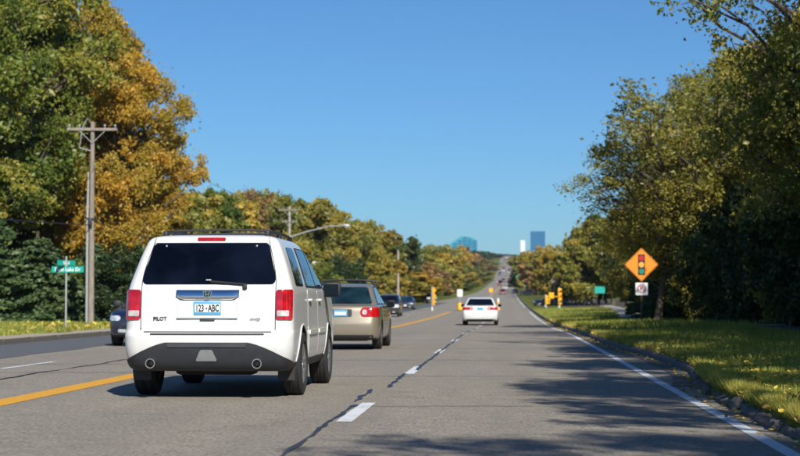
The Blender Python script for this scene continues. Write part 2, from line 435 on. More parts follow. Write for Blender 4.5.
while d < 130:
    ln = rk.uniform(.7, 1.6) if d < 30 else rk.uniform(2.8, 3.4)
    ro = 1.9 if d < 27 else .3
    kerb_stone(float(xr_f(d)) + rk.uniform(-.03, .03) * ro, d, float(xr_f(d + ln)) + rk.uniform(-.03, .03) * ro, d + ln - rk.uniform(.02, .07), .17, (.085 if d < 27 else .115) + rk.uniform(-.02, .02) * ro, ro, rk, parent=kerb)
    d += ln
strip('kerb_run', lambda d: float(xr_f(d)), lambda d: float(xr_f(d)) + .16, M['concrete'], .125, np.arange(130, 2300, 20), 1)
# left kerb and the dry gravel walk behind it
kerbl = tag(empty('kerb', (XL, 60, 0)), kind='structure')
d = 30.0
while d < 130:
    s = kerb_stone(XL - .15, d, XL - .15, d + 2.95, .15, .13, .3, rk, parent=None); s.parent = kerbl; s.location = (-XL, -60, 0)
    d += 3
def gl_z(dd, x): return float(gz(x, dd)) + .012
V = []; grow = np.arange(28, 200, 1.5)
for dd in grow:
    for x in (XL - .16, XL - .7, XL - 1.15 + .25 * math.sin(dd * .35) + .12 * math.sin(dd * 1.1)): V.append((x, dd, gl_z(dd, x) + .006))
tag(meshobj('sidewalk', V, [(r * 3 + i, r * 3 + i + 1, (r + 1) * 3 + i + 1, (r + 1) * 3 + i) for r in range(len(grow) - 1) for i in range(2)], M['gravel']), kind='structure')
# footpath on the right verge
pth = pchip([60, 84, 100, 140, 185, 245], [8.8, 7.3, 7.0, 8.6, 10.4, 11.6]); V = []; prow = np.arange(60, 245, 2.)
for dd in prow:
    for o in (-.8, 0, .8): x = float(pth(dd)) + o; V.append((x, dd, float(gz(x, dd)) + .035))
tag(meshobj('footpath', V, [(r * 3 + i, r * 3 + i + 1, (r + 1) * 3 + i + 1, (r + 1) * 3 + i) for r in range(len(prow) - 1) for i in range(2)], M['path']), kind='structure')

# ---- painted markings and tar seams
def sheet(name, rows, xc, w, mat, dz=.004, jit=0.0, seed=0):
    rr = random.Random(seed); V = []
    for d in rows:
        c = xc(d) if callable(xc) else xc; ww = w(d) if callable(w) else w
        V += [(c - ww / 2 + rr.uniform(-jit, jit), d, float(prof(d)) + dz), (c + ww / 2 + rr.uniform(-jit, jit), d, float(prof(d)) + dz)]
    return tag(meshobj(name, V, [(2 * r, 2 * r + 1, 2 * r + 3, 2 * r + 2) for r in range(len(rows) - 1)], mat), kind='structure')
LANE = -1.53
sheet('edge_line', np.concatenate([np.arange(8, 60, .5), np.arange(60, 190, 2)]), 2.05, .125, M['line_white'], .004, .004, 1)
sheet('edge_line', np.arange(240, 900, 20), 2.05, .125, M['line_white'], .004)
sheet('centre_line', np.concatenate([np.arange(6, 60, .5), np.arange(60, 188, 2)]), -5.52, .36, M['line_yellow'], .004, .006, 2)
sheet('centre_line', np.arange(240, 900, 20), lambda d: -5.3 + max(0, d - 340) * .0042, .26, M['line_yellow'], .006)
for k in range(-1, 16):
    d0 = 17.9 + 11.6 * k
    sheet('lane_dash', np.linspace(d0, d0 + 3.3, 12), LANE + .001 * d0, .15, M['line_white'], .0045, .005, 20 + k)
for k in range(-1, 12):
    d0 = 31.2 + 11.6 * k
    sheet('lane_dash', np.linspace(d0, d0 + 3.7, 14), -8.22, .11, M['line_white'], .0045, .004, 50 + k)
def wob(base, a, s):
    return lambda d: base + a * math.sin(d * .9 + s) + a * .6 * math.sin(d * 2.3 + s * 2) + a * .4 * math.sin(d * 5.1 + s)
sheet('tar_seam', np.arange(9, 20.8, .25), wob(LANE - .10, .008, 1), lambda d: .042 + .014 * math.sin(d * 3.1), M['tar'], .007, .014, 3)
sheet('tar_seam', np.arange(21.4, 24.5, .2), wob(LANE - .15, .022, 2), lambda d: .045 + .025 * math.sin(d * 4), M['tar'], .007, .02, 4)
sheet('tar_seam', np.arange(25, 29.6, .2), wob(LANE - .02, .012, 4), .045, M['tar'], .007, .02, 5)
sheet('tar_seam', np.arange(31, 90, .5), wob(LANE + .06, .012, 5), .05, M['tar'], .007, .015, 6)
sheet('tar_seam', np.arange(26, 60, .5), wob(-7.15, .04, 3), .05, M['tar'], .007, .02, 7)
def cross_crack(d0, x0, x1, w, seed, sl=0.0):
    rr = random.Random(seed); V = []; n = 46
    for i in range(n + 1):
        t = i / n; x = x0 + (x1 - x0) * t; dd = d0 + sl * (x - x0) + .10 * math.sin(x * 1.1 + seed) + rr.uniform(-.035, .035); ww = w * (rr.uniform(.4, 1.1) if 0 < i < n else .1)
        V += [(x, dd - ww, float(prof(dd)) + .0075), (x, dd + ww, float(prof(dd)) + .0075)]
    tag(meshobj('road_crack', V, [(2 * r, 2 * r + 2, 2 * r + 3, 2 * r + 1) for r in range(n)], M['tar']), kind='structure')
for i, (d0, x0, x1, w) in enumerate([(20.6, -1.5, 2.2, .022), (28.6, -5.3, 2.2, .03), (29.6, -8.5, -5.6, .03), (36.2, -5.4, 2.1, .035), (45, -5.4, 2.1, .04), (54, -5.4, 2.1, .05), (66, -9, 2.1, .06), (80, -9, 2.1, .06), (33.5, -11, -5.7, .04)]):
    cross_crack(d0, x0, x1, w, i)

# ---- grass blades and fallen leaves
def blades(name, X, D, h, w, seed, tint0=0.0, mat='blade'):
    r = np.random.default_rng(seed); n = len(X); a = r.uniform(0, 2 * np.pi, n); hh = h * r.uniform(.5, 1.3, n); ww = w * r.uniform(.6, 1.4, n)
    z = gz(X, D); lean = r.normal(0, .45, (n, 2)) * hh[:, None]
    p0 = np.stack([X - np.cos(a) * ww, D - np.sin(a) * ww, z - .01], 1); p1 = np.stack([X + np.cos(a) * ww, D + np.sin(a) * ww, z - .01], 1)
    p2 = np.stack([X + lean[:, 0], D + lean[:, 1], z + hh], 1)
    V = np.stack([p0, p1, p2], 1).reshape(-1, 3); patch = .5 + .5 * np.sin(X * 1.9 + 2 * np.sin(D * .8)) * np.sin(D * 1.1)
    return np_mesh(name, V, np.arange(3 * n).reshape(-1, 3), {'tint': np.clip(tint0 + r.uniform(0, .42, n) + .6 * patch ** 2 * r.uniform(.2, 1, n), 0, 1)})
rg = np.random.default_rng(5)
D = np.concatenate([rg.uniform(14, 30, 70000), rg.uniform(30, 60, 50000), rg.uniform(60, 190, 50000)]); xr = xr_f(D)
X = xr + .12 + (rg.uniform(0, 1, len(D)) ** 1.15) * np.where(D < 60, 4.6, 8.0)
kp = ~((D > 60) & (D < 245) & (np.abs(X - pth(D)) < .95)); D = D[kp]; X = X[kp]
sc_ = np.where(D < 30, 1.0, np.where(D < 60, 1.4, 2.4))
tag(link('verge_grass', blades('verge_grass', X, D, .085 * sc_, .006 * sc_ ** 1.5, 6), M['blade']), 'rough green grass of the verge between the kerb and the wood', 'grass', kind='stuff')
# dry tufts hanging over the kerb
D = np.concatenate([rg.uniform(14, 28, 26000), rg.uniform(28, 90, 16000)]); keep = np.sin(D * 3.1) + np.sin(D * 7.7) + rg.normal(0, .6, len(D)) > .1; D = D[keep]
X = xr_f(D) + .07 + np.abs(rg.normal(0, .11, len(D)))
tag(link('dry_grass', blades('dry_grass', X, D, .12, .007, 8, .6), M['blade']), 'dry pale grass tufts hanging over the broken kerb', 'grass', kind='stuff')
D = rg.uniform(52, 130, 60000); X = XL - 1.1 - (rg.uniform(0, 1, len(D)) ** 1.1) * 22
tag(link('lawn_grass', blades('lawn_grass', X, D, .13, .022, 9, .1), M['blade']), 'mown lawn grass around the street sign and utility pole', 'grass', kind='stuff')
def litter(name, X, D, s, seed):
    r = np.random.default_rng(seed); n = len(X); z = gz(X, D) + r.uniform(.02, .09, n)
    a = r.uniform(0, 2 * np.pi, n); u = np.stack([np.cos(a), np.sin(a), r.normal(0, .35, n)], 1) * (s * r.uniform(.6, 1.4, n))[:, None]
    v = np.stack([-np.sin(a), np.cos(a), r.normal(0, .35, n)], 1) * (s * .7 * r.uniform(.6, 1.4, n))[:, None]
    c = np.stack([X, D, z], 1); V = np.stack([c - u, c - v, c + u, c + v], 1).reshape(-1, 3)
    return np_mesh(name, V, np.arange(4 * n).reshape(-1, 4), {'tint': r.uniform(0, 1, n)})
D = rg.uniform(55, 115, 5000); X = XL - 1.2 - rg.uniform(0, 1, len(D)) * 18; k = np.sin(X * .5 + D * .12) + rg.normal(0, .5, len(D)) > 0
tag(link('fallen_leaves', litter('fallen_leaves', X[k], D[k], .11, 3), M['fallen']), 'yellow fallen leaves scattered over the lawn by the utility pole', 'leaves', kind='stuff')
D = rg.uniform(14, 120, 9000); X = xr_f(D) - .25 + np.abs(rg.normal(0, 1.3, len(D)))
tag(link('fallen_leaves', litter('fallen_leaves', X, D, .035, 4), M['fallen']), 'brown fallen leaves scattered in the verge grass along the kerb', 'leaves', kind='stuff')

# ------------------------------------------------------------------ vehicles
class Shell:
    """body as stacked rounded-rectangle slices: rows (z, half width, y rear, y front, rear radius, front radius)"""
    def __init__(s, rows, bow_r=.05, bow_f=.14, sb=.02):
        n = len(rows); t = np.arange(n); a = np.array(rows, float)
        s.f = [pchip(t, a[:, i]) for i in range(6)]; s.n = n - 1; s.bow_r, s.bow_f, s.sb = bow_r, bow_f, sb
        s.ts = np.linspace(0, n - 1, 400); s.zs = s.f[0](s.ts)
    def at(s, t): return [float(f(t)) for f in s.f]
    def atz(s, z): return s.at(float(np.interp(z, s.zs, s.ts)))
    def warp(s, x, y, L):
        z, w, yr, yf, rr, rf = L; ym = (yr + yf) / 2; hy = (yf - yr) / 2; t = (y - ym) / hy; k = (x / max(w, 1e-3)) ** 2
        y2 = y + s.bow_r * k * max(0, -t) - s.bow_f * k * max(0, t)
        return (x * (1 - s.sb * abs(t) ** 3), y2, z)
    def ring(s, t):
        L = s.at(t); z, w, yr, yf, rr, rf = L; P = []
        for i in range(11): P.append((-(w - rr) + 2 * (w - rr) * i / 10, yr))
        for i in range(1, 7): q = i / 7 * math.pi / 2; P.append((w - rr + rr * math.sin(q), yr + rr - rr * math.cos(q)))
        for i in range(25): P.append((w, yr + rr + (yf - rf - yr - rr) * i / 24))
        for i in range(1, 7): q = i / 7 * math.pi / 2; P.append((w - rf + rf * math.cos(q), yf - rf + rf * math.sin(q)))
        for i in range(11): P.append(((w - rf) - 2 * (w - rf) * i / 10, yf))
        for i in range(1, 7): q = i / 7 * math.pi / 2; P.append((-(w - rf) - rf * math.sin(q), yf - rf + rf * math.cos(q)))
        for i in range(25): P.append((-w, yf - rf - (yf - rf - yr - rr) * i / 24))
        for i in range(1, 7): q = i / 7 * math.pi / 2; P.append((-(w - rr) - rr * math.cos(q), yr + rr - rr * math.sin(q)))
        return [s.warp(x, y, L) for x, y in P]
    def base(s, face, u, L):
        z, w, yr, yf, rr, rf = L
        if face == 'side+': return w, u
        if face == 'side-': return -w, u
        r, sg, yo = (rr, 1, yr) if face == 'rear' else (rf, -1, yf)
        a = abs(u); k = 1 if u >= 0 else -1
        if a <= w - r: return u, yo
        q = (a - (w - r)) / r
        if q <= math.pi / 2: return k * (w - r + r * math.sin(q)), yo + sg * (r - r * math.cos(q))
        return k * w, yo + sg * (r + (a - (w - r) - r * math.pi / 2))
    def P(s, face, u, z, off=0.0):
        def g(u, z): L = s.atz(z); x, y = s.base(face, u, L); return Vector(s.warp(x, y, L))
        p = g(u, z)
        if off == 0: return p
        e = .004; n = (g(u + e, z) - g(u - e, z)).cross(g(u, z + e) - g(u, z - e))
        if n.length < 1e-12: n = Vector((0, 0, 1))
        n.normalize(); out = {'rear': Vector((p.x * .3, -1, .2)), 'front': Vector((p.x * .3, 1, .2)), 'side+': Vector((1, 0, .1)), 'side-': Vector((-1, 0, .1))}[face]
        if face in ('rear', 'front') and abs(u) > s.atz(z)[1]: out = Vector((math.copysign(1, u), 0, .1))
        if n.dot(out) < 0: n = -n
        return p + n * off
    def body_mesh(s, name, wells, wr, win, mats):
        sub = 5; ts = [i / sub for i in range(s.n * sub + 1)]; rings = [s.ring(t) for t in ts]; k = len(rings[0]); bm = bmesh.new()
        VV = [[bm.verts.new(p) for p in r] for r in rings]
        for i in range(len(rings) - 1):
            for j in range(k): bm.faces.new((VV[i][j], VV[i][(j + 1) % k], VV[i + 1][(j + 1) % k], VV[i + 1][j]))
        bm.faces.new(VV[0][::-1]); top = VV[-1]; bm.faces.new(top)
        bmesh.ops.recalc_face_normals(bm, faces=bm.faces)
        me = bpy.data.meshes.new(name); bm.to_mesh(me); bm.free()
        ob = bpy.data.objects.new(name, me); COL.objects.link(ob)
        c = MB()
        for y in wells:
            for sx in (-1, 1):
                n = 40; x0, x1 = sx * win, sx * 1.3
                c.lathe_x([(x0, 0.001), (x0, wr), (x1, wr), (x1, 0.001)], n, 0, y, wr - .03)
        cut = c.build('cut', M['trim'])
        md = ob.modifiers.new('b', 'BOOLEAN'); md.object = cut; md.operation = 'DIFFERENCE'; md.solver = 'EXACT'
        dg = bpy.context.evaluated_depsgraph_get(); me2 = bpy.data.meshes.new_from_object(ob.evaluated_get(dg))
        bpy.data.objects.remove(ob); cm = cut.data; bpy.data.objects.remove(cut); bpy.data.meshes.remove(cm)
        me2.name = name; me2.materials.clear()
        for m in mats: me2.materials.append(m)
        zc = wr - .03
        for p in me2.polygons:
            p.material_index = 0; q = p.center
            for y in wells:
                if math.hypot(q.y - y, q.z - zc) < wr + .002 and abs(abs(q.x)) < 1.2:
                    if all(abs(math.hypot(me2.vertices[i].co.y - y, me2.vertices[i].co.z - zc) - wr) < .006 or abs(abs(me2.vertices[i].co.x) - win) < .004 for i in p.vertices): p.material_index = 1
            if p.normal.z < -.75 and q.z < .45: p.material_index = 1
        smooth(me2, 32); return me2

def panel(sh, face, z0, z1, uL, uR, off, mat, name, parent, nz=10, nu=14, rad=0.0, skirt=.006, rads=None):
    """a proud panel lying on the shell; uL/uR numbers or functions of z; rad rounds the corners"""
    fL = uL if callable(uL) else (lambda z: uL); fR = uR if callable(uR) else (lambda z: uR)
    rb, rt = rads or (rad, rad); zs = set(np.linspace(z0, z1, nz + 1))
    for i in range(1, 5):
        if rb > 0: zs.add(z0 + rb * (1 - math.cos(i / 4 * math.pi / 2)))
        if rt > 0: zs.add(z1 - rt * (1 - math.cos(i / 4 * math.pi / 2)))
    zs = sorted(zs); V = []; n = nu + 1
    for z in zs:
        ins = 0.0
        if rb > 0 and z - z0 < rb: q = rb - (z - z0); ins = rb - math.sqrt(max(0, rb * rb - q * q))
        if rt > 0 and z1 - z < rt: q = rt - (z1 - z); ins = max(ins, rt - math.sqrt(max(0, rt * rt - q * q)))
        a, b = fL(z) + ins, fR(z) - ins
        if b < a: a = b = (a + b) / 2
        for i in range(n): V.append((a + (b - a) * i / nu, z))
    m = len(zs); pts = [sh.P(face, u, z, off) for u, z in V]
    Fs = [(r * n + i, r * n + i + 1, (r + 1) * n + i + 1, (r + 1) * n + i) for r in range(m - 1) for i in range(nu)]
    bd = [i for i in range(n)] + [r * n + nu for r in range(1, m)] + [(m - 1) * n + i for i in range(nu - 1, -1, -1)] + [r * n for r in range(m - 2, 0, -1)]
    b0 = len(pts); pts += [sh.P(face, *V[i], off - skirt) for i in bd]; k = len(bd)
    Fs += [(bd[i], b0 + i, b0 + (i + 1) % k, bd[(i + 1) % k]) for i in range(k)]
    me = bpy.data.meshes.new(name); me.from_pydata([tuple(p) for p in pts], [], Fs)
    bm = bmesh.new(); bm.from_mesh(me); bmesh.ops.remove_doubles(bm, verts=bm.verts, dist=1e-5); bmesh.ops.recalc_face_normals(bm, faces=bm.faces)
    s = sum((f.normal * f.calc_area() for f in bm.faces), Vector()); want = {'rear': Vector((0, -1, .2)), 'front': Vector((0, 1, .2)), 'side+': Vector((1, 0, 0)), 'side-': Vector((-1, 0, 0))}[face]
    if s.dot(want) < 0: bmesh.ops.reverse_faces(bm, faces=bm.faces)
    bm.to_mesh(me); bm.free(); me.update(); smooth(me, 30); return link(name, me, mat, parent)

_tyre = {}
def wheel_meshes(rad, wid):
    k = (rad, wid)
    if k in _tyre: return _tyre[k]
    h = wid / 2; rr = rad * .66
    t = MB(); t.lathe_x([(-h * .8, rr), (-h, rr + .02), (-h, rad - .05), (-h * .9, rad - .014), (-h * .72, rad), (-h * .70, rad - .008), (-h * .62, rad - .008), (-h * .60, rad),
                         (-h * .2, rad), (-h * .18, rad - .009), (-h * .08, rad - .009), (-h * .06, rad), (h * .06, rad), (h * .08, rad - .009), (h * .18, rad - .009), (h * .2, rad),
                         (h * .6, rad), (h * .62, rad - .008), (h * .70, rad - .008), (h * .72, rad), (h * .9, rad - .014), (h, rad - .05), (h, rr + .02), (h * .8, rr)], 40)
    to = t.build('tyre', M['rubber'], sm=35); tm = to.data; bpy.data.objects.remove(to)
    r = MB(); r.lathe_x([(-h * .75, rr - .01), (-h * .8, rr), (h * .8, rr), (h * .86, rr - .012), (h * .7, rr - .03), (-h * .2, rr - .04)], 40)
    for i in range(5):                       # twin spokes
        for dq in (-.16, .16):
            q = i * 2 * math.pi / 5 + dq; q0 = i * 2 * math.pi / 5 + dq * .4
            r.tube([(h * .55, .05 * math.cos(q0), .05 * math.sin(q0)), (h * .66, rr * .55 * math.cos(q), rr * .55 * math.sin(q)), (h * .62, (rr - .015) * math.cos(q * 1.0), (rr - .015) * math.sin(q))], [.035, .027, .03], 6)
    r.lathe_x([(h * .5, .001), (h * .72, .001), (h * .72, .055), (h * .5, .075)], 16)
    ro = r.build('rim', M['alloy'], sm=35); rm = ro.data; bpy.data.objects.remove(ro)
    k2 = MB(); k2.lathe_x([(-h * .1, .001), (-h * .1, rr * .8), (h * .1, rr * .8), (h * .1, .001)], 24)
    ko = k2.build('brake_disc', M['under'], sm=35); km = ko.data; bpy.data.objects.remove(ko)
    _tyre[k] = (tm, rm, km); return _tyre[k]

def add_wheels(root, ys, x, rad, wid):
    tm, rm, km = wheel_meshes(rad, wid)
    for y in ys:
        for sx in (1, -1):
            w = empty('wheel', (sx * x, y, rad), 0 if sx > 0 else math.pi, root)
            link('tyre', tm, parent=w); link('rim', rm, parent=w); link('brake_disc', km, parent=w)

def lettering(root, name, txt, size, loc, mat, bold=.0, sx=1.0, shear=0, tilt=90, depth=.002):
    me = text_mesh(txt, size, depth, bold=bold, sx=sx, shear=shear); me.materials.clear()
    o = link(name, me, mat, root); o.location = loc; o.rotation_euler = (R(tilt), 0, 0); return o

def mirror_part(root, sx, x, y, z, mat, s=1.0):
    m = MB(); m.box((sx * (x + .14 * s), y, z + .02), (.22 * s, .13 * s, .19 * s), sx * .12, .04 * s); m.tube([(sx * (x - .04), y + .02, z - .05), (sx * (x + .08), y + .02, z - .04)], .03 * s, 8)
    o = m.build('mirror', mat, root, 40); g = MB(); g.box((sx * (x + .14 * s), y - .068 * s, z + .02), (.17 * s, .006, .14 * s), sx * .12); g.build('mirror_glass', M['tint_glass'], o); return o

# ---------------- the white sport utility vehicle
def make_suv():
    root = empty('sport_utility_vehicle'); W = M['white_paint']
    rows = [(.31, .88, .20, 4.60, .16, .35), (.36, .93, .07, 4.74, .16, .35), (.44, .958, .025, 4.82, .17, .32), (.60, .982, .0, 4.85, .17, .30), (.70, .985, .0, 4.85, .17, .3),
            (.745, .984, .02, 4.84, .16, .3), (.79, .98, .062, 4.83, .14, .3), (.95, .975, .07, 4.80, .13, .3), (1.10, .972, .085, 4.72, .13, .3), (1.17, .969, .093, 4.6, .13, .3), (1.21, .966, .10, 4.2, .13, .3), (1.25, .958, .11, 3.62, .13, .25),
            (1.32, .94, .13, 3.48, .13, .22), (1.45, .90, .178, 3.25, .13, .2), (1.60, .85, .242, 2.97, .11, .2), (1.74, .795, .305, 2.68, .09, .2), (1.80, .765, .325, 2.53, .08, .2), (1.835, .725, .34, 2.38, .09, .2), (1.86, .65, .40, 2.2, .12, .2), (1.875, .5, .55, 1.95, .15, .15), (1.88, .3, .8, 1.7, .12, .1)]
    sh = Shell(rows, .045, .16, .015); RAD, YR, YF = .372, 1.0, 3.775
    body = link('body', sh.body_mesh('body', (YR, YF), .425, .66, [W, M['under']]), None, root)
    # tailgate with glass
    gl = pchip([.7, 1.29, 1.78, 1.9], [.775, .775, .672, .64])
    tg = panel(sh, 'rear', .762, 1.285, lambda z: -float(gl(z)), lambda z: float(gl(z)), .006, W, 'tailgate', root, 12, 18, rads=(.05, .0))
    up = panel(sh, 'rear', 1.775, 1.832, lambda z: -float(gl(z)) + .005, lambda z: float(gl(z)) - .005, .012, W, 'spoiler', root, 4, 14, rads=(.0, .02), skirt=.012)
    rg_ = pchip([1.28, 1.36, 1.60, 1.775], [.775, .772, .715, .672])
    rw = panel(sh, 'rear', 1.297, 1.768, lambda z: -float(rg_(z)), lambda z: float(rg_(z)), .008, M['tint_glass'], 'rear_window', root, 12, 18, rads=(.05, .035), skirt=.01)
    for x in (-.53, .53):
        b = MB(); p = sh.P('rear', x, 1.735, .010); b.box(p, (.022, .012, .022), 0, .005); b.build('hinge_cap', M['dull_metal'], rw, 40)
    for k in (1, -1):
        panel(sh, 'rear', .775, 1.83, (lambda z: float(gl(z)) + .0005) if k > 0 else (lambda z: -float(gl(z)) - .0105), (lambda z: float(gl(z)) + .0105) if k > 0 else (lambda z: -float(gl(z)) - .0005), .0025, M['trim'], 'shut_line', tg, 24, 1)
    panel(sh, 'rear', .752, .761, -.74, .74, .0025, M['trim'], 'shut_line', tg, 1, 16)
    panel(sh, 'rear', 1.338, 1.352, -.03, .03, .0105, M['dull_metal'], 'glass_marking', rw, 1, 3)
    bl = panel(sh, 'rear', 1.792, 1.828, -.165, .165, .020, M['tail_red'], 'brake_light', root, 3, 10, rad=.012, skirt=.01)
    # tail lamps wrap the corner
    for k in (1, -1):
        fl = (lambda z: .787) if k > 0 else (lambda z: -.985 - .02 * (z - .9))
        fr = (lambda z: .985 + .02 * (z - .9)) if k > 0 else (lambda z: -.787)
        tl = panel(sh, 'rear', .895, 1.235, fl, fr, .014, M['tail_red'], 'tail_light', root, 12, 12, rad=.025, skirt=.02)
        panel(sh, 'rear', .935, 1.0, (.80 if k > 0 else -.93), (.93 if k > 0 else -.80), .018, M['tail_clear'], 'reverse_lens', tl, 3, 6, rad=.01)
    # rear bumper: shadow gap, dark valance, step pad
    panel(sh, 'rear', .722, .742, -.66, .66, .004, M['trim'], 'bumper_groove', root, 2, 18, rad=.008)
    vh = pchip([.27, .375, .395, .42, .46, .55, .60, .640], [1.36, 1.36, 1.25, 1.06, .93, .74, .62, .50])
    va = panel(sh, 'rear', .325, .640, lambda z: -float(vh(z)), lambda z: float(vh(z)), .012, M['cladding'], 'bumper_valance', root, 40, 44, rads=(0, .03), skirt=.02)
    panel(sh, 'rear', .588, .632, -.455, .455, .024, M['pad'], 'step_pad', va, 3, 14, rad=.012, skirt=.02)
    panel(sh, 'rear', .435, .56, lambda z: -.125 + .45 * (z - .435), lambda z: .125 - .45 * (z - .435), .022, M['dull_metal'], 'hitch_cover', va, 4, 6, rad=.02, skirt=.02)
    for x in (-.84, .84):
        panel(sh, 'rear', .50, .525, x - .05, x + .05, .016, M['tail_red'], 'reflector', va, 2, 3) if False else None
    # plate recess, plate, chrome bar
    def rp(x, z, o): return sh.P('rear', x, z, o)
    lip = MB(); lip.box((0, float(rp(0, .925, 0).y) - .012, .925), (.70, .045, .028), 0, .012)
    for x in (-.345, .345): lip.box((x, float(rp(x, 1.02, 0).y) - .006, 1.02), (.022, .026, .19), 0, .01)
    lip.build('plate_surround', W, tg, 40)
    hd = MB(); hd.box((0, float(rp(0, .895, 0).y) - .012, .896), (.17, .03, .022), 0, .01); hd.build('tailgate_handle', M['pad'], tg, 40)
    pl = MB(); pl.box((0, rp(0, 1.025, 0).y - .022, 1.028), (.31, .008, .150), 0, .003); plate = pl.build('licence_plate', M['plate_blue'], root, 40)
    pw = MB(); pw.box((0, rp(0, 1.025, 0).y - .027, 1.028), (.288, .004, .092), 0, .001); pw.build('plate_face', M['plate_white'], plate)
    py = rp(0, 1.025, 0).y - .030
    lettering(plate, 'plate_number', '123', .108, (-.085, py, 1.024), M['letter'], .003, .60); lettering(plate, 'plate_number', 'ABC', .108, (.073, py, 1.024), M['letter'], .003, .60)
    st = [(.016 * math.cos(math.pi / 2 + i * math.pi / 5) * (1 if i % 2 == 0 else .45) - .009, 1.024 + .016 * math.sin(math.pi / 2 + i * math.pi / 5) * (1 if i % 2 == 0 else .45)) for i in range(10)]
    s_ = MB(); s_.prism(st, 'y', py - .001, py + .001); s_.build('plate_star', M['letter'], plate)
    ch = MB(); cyy = rp(0, 1.17, 0).y - .02
    sec = [(.030, 1.120), (-.004, 1.122), (-.016, 1.132), (-.022, 1.15), (-.019, 1.175), (-.010, 1.20), (.003, 1.22), (.012, 1.232), (.03, 1.236)]; ns = 17; VV = []
    for i in range(ns):                           # face leans back so that it mirrors the sky
        x = -.36 + .72 * i / (ns - 1); e = 1 - (abs(x) / .36) ** 10 * .35; e2 = max(0, (abs(x) - .29) / .07)
        VV += [(x, cyy + .012 + (yy - .012) * e, max(zz, 1.120 + e2 * .05) if zz < 1.17 else zz) for yy, zz in sec]
    k9 = len(sec); ch.add(VV, [(i * k9 + j, i * k9 + j + 1, (i + 1) * k9 + j + 1, (i + 1) * k9 + j) for i in range(ns - 1) for j in range(k9 - 1)] + [tuple(range(k9))[::-1], tuple((ns - 1) * k9 + j for j in range(k9))])
    chb = ch.build('chrome_bar', M['chrome'], tg, 50)
    em = MB()                                    # the letter emblem in its rounded frame
    ey = cyy - .026; ez = 1.182
    ring = [(-.040, .036), (-.047, .028), (-.034, -.036), (-.026, -.042), (.026, -.042), (.034, -.036), (.047, .028), (.040, .036), (-.040, .036)]
    em.tube([(x, ey, ez + z) for x, z in ring], .0045, 6)
    em.tube([(-.026, ey, ez + .03), (-.012, ey, ez), (-.022, ey, ez - .036)], .0065, 6); em.tube([(.026, ey, ez + .03), (.012, ey, ez), (.022, ey, ez - .036)], .0065, 6); em.tube([(-.012, ey, ez - .001), (.012, ey, ez - .001)], .006, 6)
    emo = em.build('emblem', M['chrome'], tg, 40); eb = MB(); eb.box((0, ey + .009, ez - .003), (.08, .008, .075), 0, .003); eb.build('emblem_backing', M['trim'], emo)
    lettering(tg, 'name_badge', 'PILOT', .058, (-.545, rp(-.545, .905, .009).y, .905), M['letter'], .002, 1.0, tilt=88)
    lettering(tg, 'drive_badge', '4WD', .042, (.535, rp(.535, .895, .009).y, .897), M['dull_metal'], .002, 1.25, .3, tilt=88)
    # wiper
    wp = MB(); a = rp(.02, 1.325, .03); b = rp(.45, 1.288, .03); wp.tube([a, rp(.25, 1.305, .035), b], .009, 6); wp.tube([rp(.03, 1.312, .02), rp(.40, 1.283, .02)], .006, 5)
    wp.box(rp(.425, 1.262, .02), (.05, .04, .06), 0, .012); wp.build('wiper', M['trim'], root, 40)
    # sides: doors, glazing, handles, mouldings
    for k, fc in ((1, 'side+'), (-1, 'side-')):
        dr = panel(sh, fc, .42, 1.245, lambda z: 1.42 + max(0, (.80 - z)) * .35, 2.42, .006, W, 'rear_door', root, 12, 12, rad=.05)
        df = panel(sh, fc, .42, 1.235, 2.435, lambda z: 3.38, .006, W, 'front_door', root, 12, 10, rad=.05)
        panel(sh, fc, .43, 1.25, 2.4205, 2.4345, .0025, M['trim'], 'shut_line', dr, 10, 1); panel(sh, fc, .43, 1.24, 3.3805, 3.392, .0025, M['trim'], 'shut_line', df, 10, 1); panel(sh, fc, .80, 1.25, 1.407, 1.4195, .0025, M['trim'], 'shut_line', dr, 8, 1)
        for dd, yy in ((dr, 1.62), (df, 2.62)):
            h = MB(); p = sh.P(fc, yy, 1.115, .03); h.tube([(p.x - k * .03, yy - .10, p.z), (p.x, yy - .07, p.z + .004), (p.x, yy + .07, p.z + .004), (p.x - k * .03, yy + .10, p.z)], .016, 8); h.build('door_handle', W, dd, 40)
            panel(sh, fc, .70, .755, yy - .15, yy + .68, .022, W, 'door_moulding', dd, 3, 8, rad=.02, skirt=.02)
        fr = panel(sh, fc, 1.262, 1.752, lambda z: .42 + .32 * (z - 1.26) + .03, lambda z: 3.36 - 1.75 * (z - 1.262) - .35 * max(0, z - 1.6), .004, M['trim'], 'window_surround', root, 10, 22, rad=.04) if False else None
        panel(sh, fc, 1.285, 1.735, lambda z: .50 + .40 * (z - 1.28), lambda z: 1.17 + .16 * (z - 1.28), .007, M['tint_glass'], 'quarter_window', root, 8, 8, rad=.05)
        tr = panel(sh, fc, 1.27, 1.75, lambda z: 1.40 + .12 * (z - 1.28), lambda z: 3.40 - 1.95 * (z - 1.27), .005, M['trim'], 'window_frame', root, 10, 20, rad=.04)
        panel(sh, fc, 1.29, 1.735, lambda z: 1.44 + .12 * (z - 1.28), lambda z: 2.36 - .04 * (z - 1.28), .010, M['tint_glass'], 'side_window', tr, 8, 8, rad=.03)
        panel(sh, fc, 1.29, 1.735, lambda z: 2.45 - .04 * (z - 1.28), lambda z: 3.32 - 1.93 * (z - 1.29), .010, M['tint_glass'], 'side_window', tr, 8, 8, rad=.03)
        panel(sh, fc, .335, .42, 1.50, 3.30, .012, M['cladding'], 'sill', root, 3, 10, rad=.02, skirt=.015)
        mirror_part(root, k, .93, 3.25, 1.235, M['trim'], 1.05)
